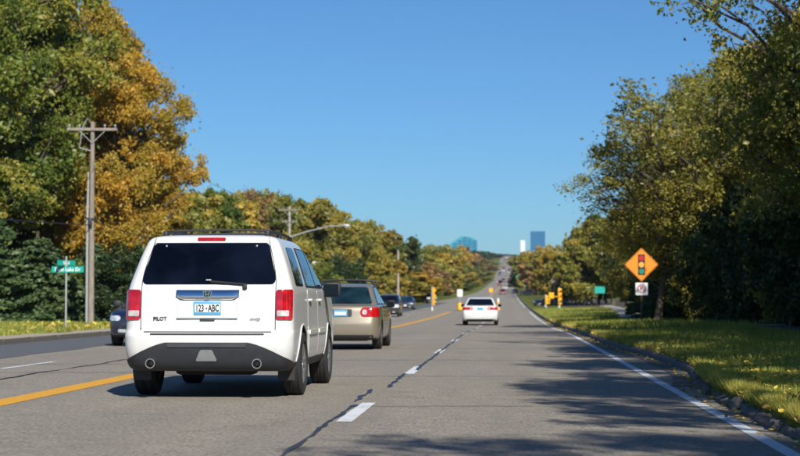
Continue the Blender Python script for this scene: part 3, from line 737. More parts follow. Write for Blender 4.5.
        for y in (YR, YF):                        # wheel-arch lips
            a_ = MB(); pts = []
            for i in range(25):
                q = R(2) + (math.pi - R(4)) * i / 24; yy = y + .435 * math.cos(q); zz = .395 + .435 * math.sin(q); pts.append((sh.P(fc, yy, max(zz, .40), .0).x - k * .002, yy, zz))
            a_.tube(pts, .014, 8); a_.build('wheel_arch', W, root, 50)
        fl = MB(); fl.box((k * .84, YR - .47, .31), (.20, .015, .24), 0, .006); fl.build('mud_flap', M['trim'], root)
        rl = MB(); xx = k * .60
        rl.tube([(xx, .62, 1.865), (xx, .70, 1.905), (xx, .95, 1.92), (xx, 1.7, 1.93), (xx, 2.35, 1.92), (xx, 2.55, 1.90), (xx, 2.62, 1.86)], [.03, .026, .022, .022, .022, .024, .03], 8)
        for yy in (.66, 1.6, 2.56): rl.box((xx, yy, 1.885), (.055, .12, .09), 0, .02)
        rl.build('roof_rail', M['trim'], root, 40)
        panel(sh, 'front', .78, 1.06, (.55 if k > 0 else -.93), (.93 if k > 0 else -.55), .01, M['head_clear'], 'headlight', root, 5, 8, rad=.04)
    for yy in (1.05, 2.2):
        cb = MB(); cb.tube([(-.60, yy, 1.94), (-.3, yy, 1.952), (.3, yy, 1.952), (.60, yy, 1.94)], .014, 8); cb.build('roof_crossbar', M['trim'], root, 40)
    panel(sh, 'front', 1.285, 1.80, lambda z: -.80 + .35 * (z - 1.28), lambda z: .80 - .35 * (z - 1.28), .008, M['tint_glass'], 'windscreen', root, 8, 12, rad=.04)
    panel(sh, 'front', .70, 1.02, -.5, .5, .012, M['trim'], 'grille', root, 4, 8, rad=.05)
    # underside
    ub = MB(); ub.tube([(-.7, YR, .36), (.7, YR, .36)], .05, 10); ub.tube([(-.7, YF, .36), (.7, YF, .36)], .05, 10)
    ub.box((0, .72, .33), (.95, .34, .16), 0, .06); ub.tube([(.1, .9, .30), (.1, 3.4, .28)], .04, 8); ub.box((0, 2.4, .30), (1.3, 2.0, .08), 0, .03); ub.build('undercarriage', M['under'], root, 40)
    for x in (-.63, .58):
        e = MB(); y0, y1 = -.045, .55; n = 20
        V = []; prf = [(y1, .040), (y0 + .02, .050), (y0, .056), (y0, .046), (y0 + .14, .036)]
        for yy, rr in prf:
            for i in range(n): V.append((x + rr * math.cos(2 * math.pi * i / n), yy, .405 + rr * math.sin(2 * math.pi * i / n)))
        e.add(V, [(i * n + j, i * n + (j + 1) % n, (i + 1) * n + (j + 1) % n, (i + 1) * n + j) for i in range(4) for j in range(n)])
        e.build('exhaust_pipe', M['chrome'], root, 50)
    add_wheels(root, (YR, YF), .868, RAD, .25)
    return root

# ---------------- saloons and other cars
def make_car(paint, glass, dims, style, plate='plate_blue', roofbar=False, detail=True, tl_z=None, tl_w=None, mir=None):
    """style: 'sedan', 'suv'"""
    L, Wd, H = dims; hw = Wd / 2; root = empty('car'); P_ = M[paint]; G = M[glass]
    if style == 'sedan':
        bt, dk = .90, 1.0            # belt, deck
        rows = [(.22, hw - .08, .16, L - .22, .18, .4), (.28, hw - .035, .05, L - .08, .2, .42), (.40, hw - .012, .012, L - .02, .22, .42), (.55, hw, 0, L, .22, .42), (.68, hw, .02, L - .02, .2, .42), (.80, hw - .008, .045, L - .10, .18, .4),
                (.88, hw - .018, .06, L - .35, .17, .38), (.94, hw - .03, .08, L - .85, .16, .3), (.985, hw - .05, .12, L - 1.15, .16, .3), (1.005, hw - .07, .30, L - 1.24, .16, .25), (1.015, hw - .085, .52, L - 1.28, .14, .22),
                (1.06, hw - .105, .60, L - 1.36, .12, .2), (1.20, hw - .17, .85, L - 1.62, .12, .2), (H - .12, hw - .24, 1.10, L - 1.93, .12, .2), (H - .06, hw - .275, 1.24, L - 2.10, .14, .2), (H - .025, hw - .33, 1.42, L - 2.3, .16, .2), (H, hw - .5, 1.75, L - 2.6, .15, .15)]
        rad, ys, zg0, zg1 = .32, (.95, L - .92), 1.03, H - .085
    else:
        rows = [(.26, hw - .08, .18, L - .22, .16, .35), (.32, hw - .035, .06, L - .08, .18, .35), (.45, hw - .01, .02, L - .02, .2, .33), (.62, hw, 0, L, .2, .32), (.80, hw - .003, .05, L - .02, .18, .32), (.98, hw - .012, .07, L - .08, .16, .32),
                (1.05, hw - .02, .08, L - .4, .15, .3), (1.10, hw - .035, .095, L - .85, .14, .28), (1.14, hw - .05, .11, L - 1.12, .13, .25), (1.20, hw - .07, .14, L - 1.22, .13, .22), (1.40, hw - .14, .28, L - 1.55, .12, .2), (H - .14, hw - .20, .42, L - 1.83, .12, .2), (H - .07, hw - .235, .48, L - 2.0, .12, .2), (H - .025, hw - .31, .62, L - 2.25, .15, .2), (H, hw - .46, 1.0, L - 2.6, .15, .15)]
        rad, ys, zg0, zg1 = .35, (.98, L - .95), 1.19, H - .11
    sh = Shell(rows, .06, .20, .02); wr = rad + .045
    link('body', sh.body_mesh('body', ys, wr, hw - .28, [P_, M['under']]), None, root)
    wA = lambda z: sh.atz(z)[1] - sh.atz(z)[4] * .6
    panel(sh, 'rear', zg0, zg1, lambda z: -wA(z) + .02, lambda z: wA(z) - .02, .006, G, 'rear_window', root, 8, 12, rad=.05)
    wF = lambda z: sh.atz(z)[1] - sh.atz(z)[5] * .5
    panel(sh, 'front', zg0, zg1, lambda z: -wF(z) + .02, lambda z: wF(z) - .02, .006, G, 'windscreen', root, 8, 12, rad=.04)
    yr = lambda z: sh.atz(z)[2] + sh.atz(z)[4]; yf = lambda z: sh.atz(z)[3] - sh.atz(z)[5]
    ymid = L * .47
    for k, fc in ((1, 'side+'), (-1, 'side-')):
        fr = panel(sh, fc, zg0 - .02, zg1 + .02, lambda z: yr(z) + .03, lambda z: yf(z) + .06, .004, M['trim'], 'window_frame', root, 8, 18, rad=.05)
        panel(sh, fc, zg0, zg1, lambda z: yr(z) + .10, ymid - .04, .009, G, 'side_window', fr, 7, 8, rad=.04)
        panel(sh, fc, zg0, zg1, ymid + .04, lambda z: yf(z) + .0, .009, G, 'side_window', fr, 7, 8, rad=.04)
        mirror_part(root, k, hw - .06, sh.atz(zg0)[3] - .30, zg0 - .02, M[mir] if mir else (P_ if style == 'sedan' else M['trim']), .85)
        zt = zg0 - .045; da = ys[0] + .36; db = ymid
        d1 = panel(sh, fc, .34, zt, lambda z: da + max(0, .62 - z) * .2, db - .006, .005, P_, 'rear_door', root, 8, 8, rad=.04); d2 = panel(sh, fc, .34, zt, db + .006, ys[1] - .50, .005, P_, 'front_door', root, 8, 8, rad=.04)
        for dd, yy in ((d1, da + .12), (d2, db + .14)):
            h = MB(); p = sh.P(fc, yy, zt - .10, .028); h.tube([(p.x - k * .03, yy - .09, p.z), (p.x, yy - .06, p.z), (p.x, yy + .06, p.z), (p.x - k * .03, yy + .09, p.z)], .014, 6); h.build('door_handle', P_, dd, 40)
        # lamps
        za, zb = (.66, .87) if style == 'sedan' else (.80, 1.10)
        if tl_z: za, zb = tl_z
        u0, u1 = (hw - .42, hw + .10) if style == 'sedan' else (hw - .24, hw + .08)
        if tl_w: u0 = hw - tl_w
        tl = panel(sh, 'rear', za, zb, (u0 if k > 0 else -u1), (u1 if k > 0 else -u0), .012, M['tail_red'], 'tail_light', root, 8, 10, rad=min(.09, (zb - za) * .45), skirt=.015)
        panel(sh, 'rear', za + (zb - za) * .25, zb - (zb - za) * .25, (u0 + .05 if k > 0 else -u0 - .15), (u0 + .15 if k > 0 else -u0 - .05), .016, M['tail_clear'], 'reverse_lens', tl, 3, 4, rad=.03)
        ha, hb = (.62, .74) if style == 'sedan' else (.72, .94)
        hl = panel(sh, 'front', ha, hb, (hw - (.36 if style == 'sedan' else .46) if k > 0 else -hw - .04), (hw + .04 if k > 0 else -hw + (.36 if style == 'sedan' else .46)), .012, M['head_clear'], 'headlight', root, 5, 10, rad=.05, skirt=.015)
        panel(sh, 'front', .34, .42, (hw - .52 if k > 0 else -hw + .30), (hw - .30 if k > 0 else -hw + .52), .012, M['head_clear'], 'fog_lamp', root, 3, 4, rad=.03)
    zb0 = .42 if style == 'sedan' else .5
    panel(sh, 'rear', .23 if style == 'sedan' else .28, .34, -hw + .12, hw - .12, .008, M['trim'], 'bumper_valance', root, 3, 12, rad=.02)
    panel(sh, 'front', .36, .50, -hw + .42, hw - .42, .01, M['trim'], 'air_intake', root, 3, 10, rad=.04)
    gr = panel(sh, 'front', .60 if style == 'sedan' else .70, .74 if style == 'sedan' else .95, -.40, .40, .012, M['trim'], 'grille', root, 4, 10, rad=.04)
    panel(sh, 'front', .665 if style == 'sedan' else .815, .685 if style == 'sedan' else .84, -.38, .38, .018, M['chrome'], 'grille_bar', gr, 2, 8)
    zt0, zt1 = (.60, .93) if style == 'sedan' else (.62, zg0 - .03)
    bo = panel(sh, 'rear', zt0 - .04, zt1, -hw + .44, hw - .44, .005, P_, 'boot_lid', root, 6, 10, rad=.03)
    zp = (.72 if style == 'sedan' else .86) if not tl_z else sum(tl_z) / 2 - .02
    rec = panel(sh, 'rear', zp - .085, zp + .085, -.26, .26, .009, M['trim'] if style == 'sedan' and paint == 'gold_paint' else P_, 'plate_recess', bo, 3, 6, rad=.03)
    pl = MB(); p = sh.P('rear', 0, zp, .016); pl.box((0, p.y, zp), (.31, .012, .15), 0, .004); plo = pl.build('licence_plate', M[plate], root)
    if plate == 'plate_blue' and tl_w is None:
        pw = MB(); pw.box((0, p.y - .008, zp - .005), (.25, .004, .07)); pw.build('plate_face', M['plate_white'], plo)
    fp = MB(); p = sh.P('front', 0, .48, .02); fp.box((0, p.y, .48), (.31, .012, .15), 0, .004); fp.build('licence_plate', M['plate_white'], root)
    ub = MB(); ub.box((0, L / 2, .24), (hw * 1.3, L - 1.2, .1), 0, .03); ub.tube([(-hw + .2, ys[0], rad), (hw - .2, ys[0], rad)], .04, 8); ub.tube([(-hw + .2, ys[1], rad), (hw - .2, ys[1], rad)], .04, 8); ub.build('undercarriage', M['under'], root)
    if roofbar:
        for y in (1.62, 2.35):
            rb = MB(); rb.tube([(-hw + .22, y, H - .05), (-hw + .26, y, H + .06), (-.3, y, H + .085), (.3, y, H + .085), (hw - .26, y, H + .06), (hw - .22, y, H - .05)], [.03, .025, .018, .018, .025, .03], 8); rb.build('roof_rack', M['trim'], root, 40)
    add_wheels(root, ys, hw - .115, rad, .21)
    return root

def place(o, x, d, rz=0.0):
    o.location = (x, d, float(prof(d))); sl = float(prof(d + 3) - prof(d - 3)) / 6 / KD
    o.rotation_euler = (math.atan(sl) * (1 if abs(rz) < 1 else -1), 0, rz); return o

suv = make_suv(); place(suv, -3.395, 21.8)
tag(suv, 'white sport utility vehicle with roof rails driving in the left lane', 'car')
gold = make_car('gold_paint', 'teal_glass', (4.5, 1.74, 1.50), 'sedan', roofbar=True, tl_z=(.74, .95), mir='trim'); gold.name = 'saloon_car'; place(gold, -3.74, 43.4)
tag(gold, 'gold saloon car with roof rack half hidden in front of the white vehicle', 'car')
pearl = make_car('pearl_paint', 'tint_glass', (4.85, 1.86, 1.46), 'sedan', 'plate_blue', tl_z=(.80, .95), tl_w=.56, mir='trim'); pearl.name = 'saloon_car'; place(pearl, -1.45, 101)
tag(pearl, 'white saloon car with red tail lights straddling the lane dashes', 'car')
navy = make_car('navy_paint', 'teal_glass', (4.5, 1.78, 1.45), 'sedan', mir='trim'); navy.name = 'oncoming_car'; place(navy, -8.78, 51.5, math.pi)
tag(navy, 'dark navy oncoming car half hidden behind the white vehicle', 'car')

# ------------------------------------------------------------------ trees
def leaf_mesh(name, C, size, tint, r, flat=.35):
    """folded diamond leaves at centres C"""
    n = len(C); u = r.normal(0, 1, (n, 3)); u[:, 2] *= .8; u /= np.linalg.norm(u, axis=1)[:, None]
    w = r.normal(0, 1, (n, 3)); w[:, 2] = w[:, 2] * flat
    v = np.cross(u, w); v /= (np.linalg.norm(v, axis=1)[:, None] + 1e-9)
    s = (size * np.clip(np.exp(r.normal(0, .38, n)), .4, 2.0))[:, None]
    nn = np.cross(u, v) * s * .25
    V = np.stack([C - u * s, C - v * s * .62 + nn, C + u * s, C + v * s * .62 + nn], 1).reshape(-1, 3)
    q = np.arange(4 * n).reshape(-1, 4); T = np.concatenate([q[:, [0, 1, 2]], q[:, [0, 2, 3]]]); 
    return np_mesh(name, V, T, {'tint': np.concatenate([tint, tint])})

def tree_proto(seed, H, Rx, base, n_clump, n_leaf, leaf, bias=.55, trunk_r=.22, top=1.0, spread=.30, lowtaper=.75, limbs=True, squash=.8):
    """returns (trunk mesh, branch mesh, crown mesh); crown is an uneven ovoid from base*H to H"""
    r = np.random.default_rng(seed); rr = random.Random(seed); zc = (H + base * H) / 2; rz = (H - base * H) / 2
    ph = r.uniform(0, 6.28, 6)
    def env(th, k):                     # lumpy outline
        return 1 + .16 * math.sin(2 * th + ph[0]) + .13 * math.sin(3 * th + ph[1] + 4 * k) + .12 * math.sin(5 * k + ph[2] + th) + .08 * math.sin(7 * th + 9 * k + ph[3])
    cl = []
    while len(cl) < n_clump:
        k = rr.uniform(-1, 1); th = rr.uniform(0, 2 * math.pi); f = bias + (1 - bias) * rr.random() ** .6
        if rr.random() < .12: f *= rr.uniform(.3, .8)
        rad = math.sqrt(max(0, 1 - k * k)); rad *= (lowtaper + (1 - lowtaper) * (k + 1) / 2) if k < 0 else 1
        if k > 0: rad = rad ** (1 / top)
        e = env(th, k); cl.append((math.cos(th) * rad * Rx * f * e, math.sin(th) * rad * Rx * f * e, zc + rz * k * (.55 + .45 * f) * (1 + .06 * math.sin(3 * th + ph[4])), rr.uniform(.65, 1.35)))
    cl = np.array(cl)
    # trunk
    tb = MB(); m = 8; lean = (rr.uniform(-.05, .05), rr.uniform(-.05, .05)); th = H * (base + (1 - base) * .62)
    axis = lambda z: (lean[0] * z + .12 * math.sin(z * .5 + ph[0]), lean[1] * z + .12 * math.sin(z * .43 + ph[1]))
    tp = [(*axis(th * i / m), th * i / m) for i in range(m + 1)]; tr = [trunk_r * (1.35 if i == 0 else 1.0) * (1 - .82 * i / m) for i in range(m + 1)]
    tb.tube([(tp[0][0], tp[0][1], -.3)] + tp, [trunk_r * 1.6] + tr, 9); to = tb.build('trunk', M['bark'], sm=60); tm = to.data; bpy.data.objects.remove(to)
    bb = MB()
    for x, y, z, s in cl[: (n_clump if limbs else n_clump // 3)]:
        hz = max(base * H * .75, min(th * .97, z - math.hypot(x, y) * rr.uniform(.45, .9))); ax = axis(hz); L_ = math.dist((x, y, z), (*ax, hz)); r0 = min(trunk_r * .45, .018 + .014 * L_)
        p1 = (ax[0] + (x - ax[0]) * .4 + rr.uniform(-.1, .1) * L_, ax[1] + (y - ax[1]) * .4 + rr.uniform(-.1, .1) * L_, hz + (z - hz) * .33 + rr.uniform(-.05, .05) * L_)
        p2 = (ax[0] + (x - ax[0]) * .75 + rr.uniform(-.06, .06) * L_, ax[1] + (y - ax[1]) * .75 + rr.uniform(-.06, .06) * L_, hz + (z - hz) * .72)
        bb.tube([(*ax, hz), p1, p2, (x, y, z)], [r0, r0 * .7, r0 * .45, r0 * .15], 5, cap=False)
        for _ in range(3):
            q = Vector((rr.gauss(0, 1), rr.gauss(0, 1), rr.gauss(.3, .8))).normalized() * (Rx * spread * s * rr.uniform(.6, 1.0)); bb.tube([p2, (x + q.x * .5, y + q.y * .5, z + q.z * .5), (x + q.x, y + q.y, z + q.z)], [r0 * .4, r0 * .25, r0 * .08], 4, cap=False)
    bo = bb.build('branches', M['bark'], sm=60); bmh = bo.data; bpy.data.objects.remove(bo)
    # leaves
    wgt = cl[:, 3] ** 2; idx = r.choice(len(cl), n_leaf, p=wgt / wgt.sum()); dirs = r.normal(0, 1, (n_leaf, 3)); dirs /= np.linalg.norm(dirs, axis=1)[:, None]
    sub = r.normal(0, 1, (len(cl), 7, 3)); sub /= np.linalg.norm(sub, axis=2)[:, :, None]
    rad = Rx * spread * cl[idx, 3]; pick = sub[idx, r.integers(0, 7, n_leaf)]
    o = (pick * .72 + dirs * (.42 * r.uniform(0, 1, n_leaf) ** .5)[:, None]) * rad[:, None]; o[:, 2] *= squash
    st = r.random(n_leaf) < .12; o[st] = dirs[st] * (rad[st] * r.uniform(.2, 1.12, st.sum()))[:, None]
    C = cl[idx, :3] + o; ct = r.uniform(0, 1, len(cl)); tint = np.clip(.5 * ct[idx] + .5 * r.uniform(0, 1, n_leaf), 0, 1)
    return tm, bmh, leaf_mesh('crown', C, leaf, tint, r)

def conifer_proto(seed, H, Rb, n_leaf, leaf, tiers=16):
    r = np.random.default_rng(seed); rr = random.Random(seed); tb = MB(); tb.tube([(0, 0, -.3), (0, 0, H * .5), (0, 0, H * .98)], [.18, .11, .02], 8); to = tb.build('trunk', M['bark'], sm=60); tm = to.data; bpy.data.objects.remove(to)
    bb = MB(); C = []; T = []; br = []
    for t in range(tiers):
        z = H * (.06 + .9 * t / tiers); L0 = Rb * (1 - t / tiers) ** .85 + .15; nb = 9 if t < tiers * .6 else 6
        for b in range(nb):
            a = b * 2 * math.pi / nb + t * 1.1 + rr.uniform(-.3, .3); L = L0 * rr.uniform(.75, 1.15); zz = z + rr.uniform(-.2, .2)
            e = (math.cos(a) * L, math.sin(a) * L, zz - L * rr.uniform(.12, .34)); bb.tube([(0, 0, zz), (e[0] * .5, e[1] * .5, zz - L * .06), e], [.03, .02, .006], 4, cap=False); br.append(((0, 0, zz), e, L, rr.random()))
    w = np.array([b[2] ** 1.4 for b in br]); idx = r.choice(len(br), n_leaf, p=w / w.sum()); P0 = np.array([b[0] for b in br])[idx]; P1 = np.array([b[1] for b in br])[idx]; L = np.array([b[2] for b in br])[idx]
    t = r.uniform(0, 1, n_leaf) ** .6; C = P0 + (P1 - P0) * t[:, None]; wd = (L * .20 * (1.15 - t))[:, None]; C = C + r.normal(0, 1, (n_leaf, 3)) * np.array([1, 1, .35]) * wd
    bo = bb.build('branches', M['bark'], sm=60); bmh = bo.data; bpy.data.objects.remove(bo)
    tint = np.clip(.4 * np.array([b[3] for b in br])[idx] + .6 * r.uniform(0, 1, n_leaf), 0, 1); return tm, bmh, leaf_mesh('crown', C, leaf, tint, r, .5)

PROTO = {
    'big_a': tree_proto(1, 19.0, 5.6, .16, 120, 140000, .094, trunk_r=.38),
    'big_b': tree_proto(2, 16.5, 5.2, .14, 115, 130000, .09, trunk_r=.34, spread=.27),
    'mid_a': tree_proto(3, 12.0, 4.0, .12, 60, 26000, .20, trunk_r=.24),
    'mid_b': tree_proto(4, 11.0, 3.6, .15, 52, 24000, .19, trunk_r=.22, top=1.3),
    'tall_a': tree_proto(5, 14.0, 3.1, .10, 62, 22000, .17, trunk_r=.22, spread=.34),
    'wispy': tree_proto(6, 12.5, 3.2, .25, 50, 10000, .13, trunk_r=.2, spread=.36),
    'near_b': tree_proto(8, 11.5, 4.3, .16, 90, 68000, .060, trunk_r=.22, spread=.25),
    'near_c': tree_proto(9, 13.5, 4.6, .22, 80, 38000, .055, trunk_r=.2, spread=.27, bias=.45),
    'spread': tree_proto(17, 12.0, 6.0, .24, 90, 30000, .068, trunk_r=.26, spread=.19, bias=.45),
    'bush_a': tree_proto(10, 3.4, 2.3, .02, 44, 22000, .062, trunk_r=.08, spread=.36, limbs=False),
    'bush_b': tree_proto(11, 4.6, 2.2, .02, 48, 22000, .066, trunk_r=.09, spread=.36, limbs=False),
    'far_a': tree_proto(12, 10.0, 3.8, .06, 40, 6500, .34, trunk_r=.2, limbs=False),
    'far_b': tree_proto(13, 9.0, 3.2, .06, 36, 5500, .33, trunk_r=.2, top=1.4, limbs=False),
    'spruce': conifer_proto(14, 7.5, 2.2, 20000, .075),
    'cedar': conifer_proto(15, 5.2, 2.7, 26000, .09, 11),
}
NT_ = [0]
def tree(name, proto, X, D, mat, label, group=None, s=1.0, sz=1.0, rz=None, cat='tree', bark='bark', dz=0.0):
    tm, bm_, cm = PROTO[proto]; NT_[0] += 1; random.seed(1000 + NT_[0] * 7)
    z = float(gz(X, D)) - .03 + dz
    root = empty(name, (X, D, z), random.uniform(0, 6.28) if rz is None else rz); root.scale = (s, s, s * sz)
    tag(root, label, cat, group)
    t = link('trunk', tm, None, root); b = link('branches', bm_, None, root); c = link('crown', cm, M[mat] if len(cm.materials) == 0 else None, root)
    for o, m in ((t, bark), (b, bark), (c, mat)):
        o.material_slots[0].link = 'OBJECT'; o.material_slots[0].material = M[m]
    return root

rt = random.Random(21)
# -- left, around the utility pole
tree('broadleaf_tree', 'big_a', -27.4, 96, 'leaf_green', 'tall green broadleaf tree with a pale trunk behind the street sign', 'tall trees behind the utility pole', 1.0, 1.08, 1.0, bark='bark_pale')
tree('broadleaf_tree', 'big_a', -29.5, 101, 'leaf_green', 'tall green broadleaf tree standing farther from the road behind the street sign', 'tall trees behind the utility pole', 1.0, 1.1, 3.6)
tree('broadleaf_tree', 'big_b', -20.9, 103, 'leaf_orange', 'tall orange leaved tree directly behind the utility pole', 'tall trees behind the utility pole', .68, 1.22, .6)
tree('broadleaf_tree', 'big_b', -23.4, 108, 'leaf_orange', 'tall orange tree rising between the green tree and the utility pole', 'tall trees behind the utility pole', .72, 1.48, 2.2)
tree('broadleaf_tree', 'mid_a', -21.2, 110, 'leaf_orange', 'smaller orange tree at the foot of the tall orange trees', None, .75, .85, 4.0)
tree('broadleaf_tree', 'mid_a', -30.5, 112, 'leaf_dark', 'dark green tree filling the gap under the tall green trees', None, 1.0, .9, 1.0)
tree('broadleaf_tree', 'mid_b', -27.0, 118, 'leaf_green', 'mid green tree far behind the street sign under the tall trees', None, 1.0, .9, 2.0)
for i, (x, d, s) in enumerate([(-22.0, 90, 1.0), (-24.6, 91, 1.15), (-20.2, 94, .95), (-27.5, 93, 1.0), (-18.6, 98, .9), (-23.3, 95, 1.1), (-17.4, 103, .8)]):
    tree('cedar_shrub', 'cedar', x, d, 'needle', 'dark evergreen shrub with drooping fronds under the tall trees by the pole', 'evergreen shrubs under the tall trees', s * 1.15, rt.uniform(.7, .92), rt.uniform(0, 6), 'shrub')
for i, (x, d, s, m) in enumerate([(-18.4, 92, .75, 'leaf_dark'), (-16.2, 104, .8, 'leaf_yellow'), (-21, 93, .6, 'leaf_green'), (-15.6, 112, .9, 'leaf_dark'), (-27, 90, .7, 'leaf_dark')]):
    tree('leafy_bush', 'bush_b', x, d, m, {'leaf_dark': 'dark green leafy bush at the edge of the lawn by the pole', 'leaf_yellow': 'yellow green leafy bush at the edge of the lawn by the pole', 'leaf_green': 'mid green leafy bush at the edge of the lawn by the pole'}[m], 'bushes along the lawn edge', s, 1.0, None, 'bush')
# -- left, the row along the oncoming lanes
LBL = {'leaf_yellow': 'yellow green tree', 'leaf_green': 'green tree', 'leaf_orange': 'orange leaved tree', 'leaf_rust': 'rust brown thinning tree', 'leaf_olive': 'olive green tree', 'leaf_dark': 'dark green tree'}
def row(px, d, top, proto, mat, where, group, name='roadside_tree', cat='tree', rzz=None, sw=None):
    """a tree whose top reaches picture height `top` when seen past picture column px"""
    X = (px - 508) / F * d; top += (300 - top) * .06; zt = CAMZ + (300 - top) / F * d; Hp = {'mid_a': 12.0, 'mid_b': 11.0, 'tall_a': 14.0, 'wispy': 12.5, 'far_a': 10., 'far_b': 9., 'near_a': 12.5, 'near_b': 11.5, 'near_c': 13.5, 'big_a': 19., 'big_b': 16.5, 'bush_a': 3.4, 'bush_b': 4.6, 'spruce': 7.5, 'cedar': 5.2}[proto]
    sz = (zt - float(gz(X, d))) / Hp; s = sw or sz
    hh = zt - float(gz(X, d)); size = 'tall ' if hh > 11.5 else ('low ' if hh < 6.5 else '')
    if px < 508:
        zn = ('before the street lamp pole' if d < 172 else 'close behind the street lamp pole' if d < 205 else 'before the grey two armed pole' if d < 262 else 'beside the plain wooden pole' if d < 310 else 'just behind the yellow signal' if d < 430 else 'at the foot of the hill' if d < 620 else 'halfway up the hill' if d < 1050 else 'near the top of the hill')
    else:
        zn = ('behind the footpath' if d < 195 else 'behind the green roadside sign' if d < 275 else 'behind the yellow signals' if d < 400 else 'at the foot of the hill' if d < 560 else 'halfway up the hill' if d < 950 else 'near the top of the hill')
    where = where.split(' beyond')[0] + ' ' + zn
    return tree(name, proto, X, d, mat, f'{size}{LBL[mat]} {where}', group, s, sz / s, rzz, cat)
A = 'in the left row'; AG = 'trees in the row along the oncoming lanes'
for px, d, top, pr, mt in [(172, 150, 178, 'mid_a', 'leaf_yellow'), (208, 165, 181, 'tall_a', 'leaf_green'), (196, 185, 192, 'mid_a', 'leaf_yellow'), (242, 190, 180, 'wispy', 'leaf_rust'), (262, 200, 182, 'wispy', 'leaf_yellow'), (250, 205, 192, 'mid_b', 'leaf_rust'), (284, 215, 190, 'tall_a', 'leaf_yellow'), (226, 175, 200, 'mid_b', 'leaf_yellow'),
                           (306, 225, 194, 'tall_a', 'leaf_yellow'), (322, 240, 199, 'mid_a', 'leaf_olive'), (276, 195, 186, 'wispy', 'leaf_yellow'), (230, 185, 184, 'wispy', 'leaf_yellow'), (330, 235, 206, 'wispy', 'leaf_yellow'), (300, 210, 202, 'mid_b', 'leaf_olive'), (296, 180, 232, 'mid_b', 'leaf_yellow'), (338, 245, 212, 'wispy', 'leaf_yellow'), (343, 260, 224, 'mid_b', 'leaf_olive'), (358, 265, 214, 'tall_a', 'leaf_yellow'), (366, 268, 214, 'wispy', 'leaf_yellow'), (374, 280, 222, 'mid_b', 'leaf_orange'), (386, 300, 232, 'tall_a', 'leaf_yellow'), (348, 250, 216, 'wispy', 'leaf_olive'),
                           (335, 190, 256, 'bush_b', 'leaf_dark'), (318, 175, 262, 'bush_b', 'leaf_green'), (350, 215, 258, 'mid_b', 'leaf_dark'), (401, 330, 236, 'mid_b', 'leaf_dark'), (378, 250, 258, 'mid_b', 'leaf_yellow'), (395, 290, 262, 'mid_b', 'leaf_olive'), (180, 140, 230, 'mid_b', 'leaf_green'), (160, 130, 240, 'mid_a', 'leaf_dark'), (268, 175, 240, 'mid_b', 'leaf_green'), (240, 160, 245, 'mid_a', 'leaf_olive')]:
    row(px, d, top, pr, mt, A, AG)
B_ = 'on the oncoming side'; BG = 'trees on the oncoming side beyond the junction'
for px, d, top, mt in [(410, 380, 252, 'leaf_rust'), (418, 420, 249, 'leaf_yellow'), (426, 450, 250, 'leaf_yellow'), (434, 470, 252, 'leaf_orange'), (440, 560, 250, 'leaf_yellow'), (447, 650, 246, 'leaf_olive'), (452, 760, 247, 'leaf_yellow'), (459, 900, 245, 'leaf_orange'), (466, 1000, 246, 'leaf_rust'), (470, 1150, 250, 'leaf_green'), (476, 1300, 249, 'leaf_dark'), (481, 1450, 249, 'leaf_green'), (486, 1600, 249, 'leaf_dark'), (490, 1750, 251, 'leaf_rust'),
                       (443, 480, 272, 'leaf_olive'), (452, 600, 270, 'leaf_yellow'), (458, 700, 266, 'leaf_olive'), (464, 800, 264, 'leaf_green'), (470, 900, 265, 'leaf_yellow'), (475, 1000, 264, 'leaf_olive'), (480, 1200, 260, 'leaf_yellow'), (484, 1350, 258, 'leaf_rust'), (424, 380, 275, 'leaf_yellow'), (416, 330, 272, 'leaf_orange'), (433, 420, 277, 'leaf_green'), (405, 300, 278, 'leaf_olive'), (487, 1550, 256, 'leaf_olive'), (491, 1700, 254, 'leaf_orange'), (437, 520, 262, 'leaf_yellow'), (446, 560, 282, 'leaf_olive'), (428, 400, 264, 'leaf_rust'), (455, 850, 255, 'leaf_green'), (463, 1000, 254, 'leaf_dark'), (473, 1200, 255, 'leaf_rust'), (478, 1400, 254, 'leaf_yellow'), (494, 1620, 252, 'leaf_green'), (496.5, 1750, 252, 'leaf_orange'), (499, 1800, 251, 'leaf_dark'), (488, 1200, 264, 'leaf_rust'), (484, 1050, 270, 'leaf_yellow'), (479, 880, 275, 'leaf_olive'), (492, 1400, 261, 'leaf_yellow'), (473, 760, 279, 'leaf_yellow'), (466, 640, 283, 'leaf_green')]:
    row(px, d, top, rt.choice(['far_a', 'far_b']), mt, B_, BG, sw=rt.uniform(.9, 1.3) * (1 + d / 1600))
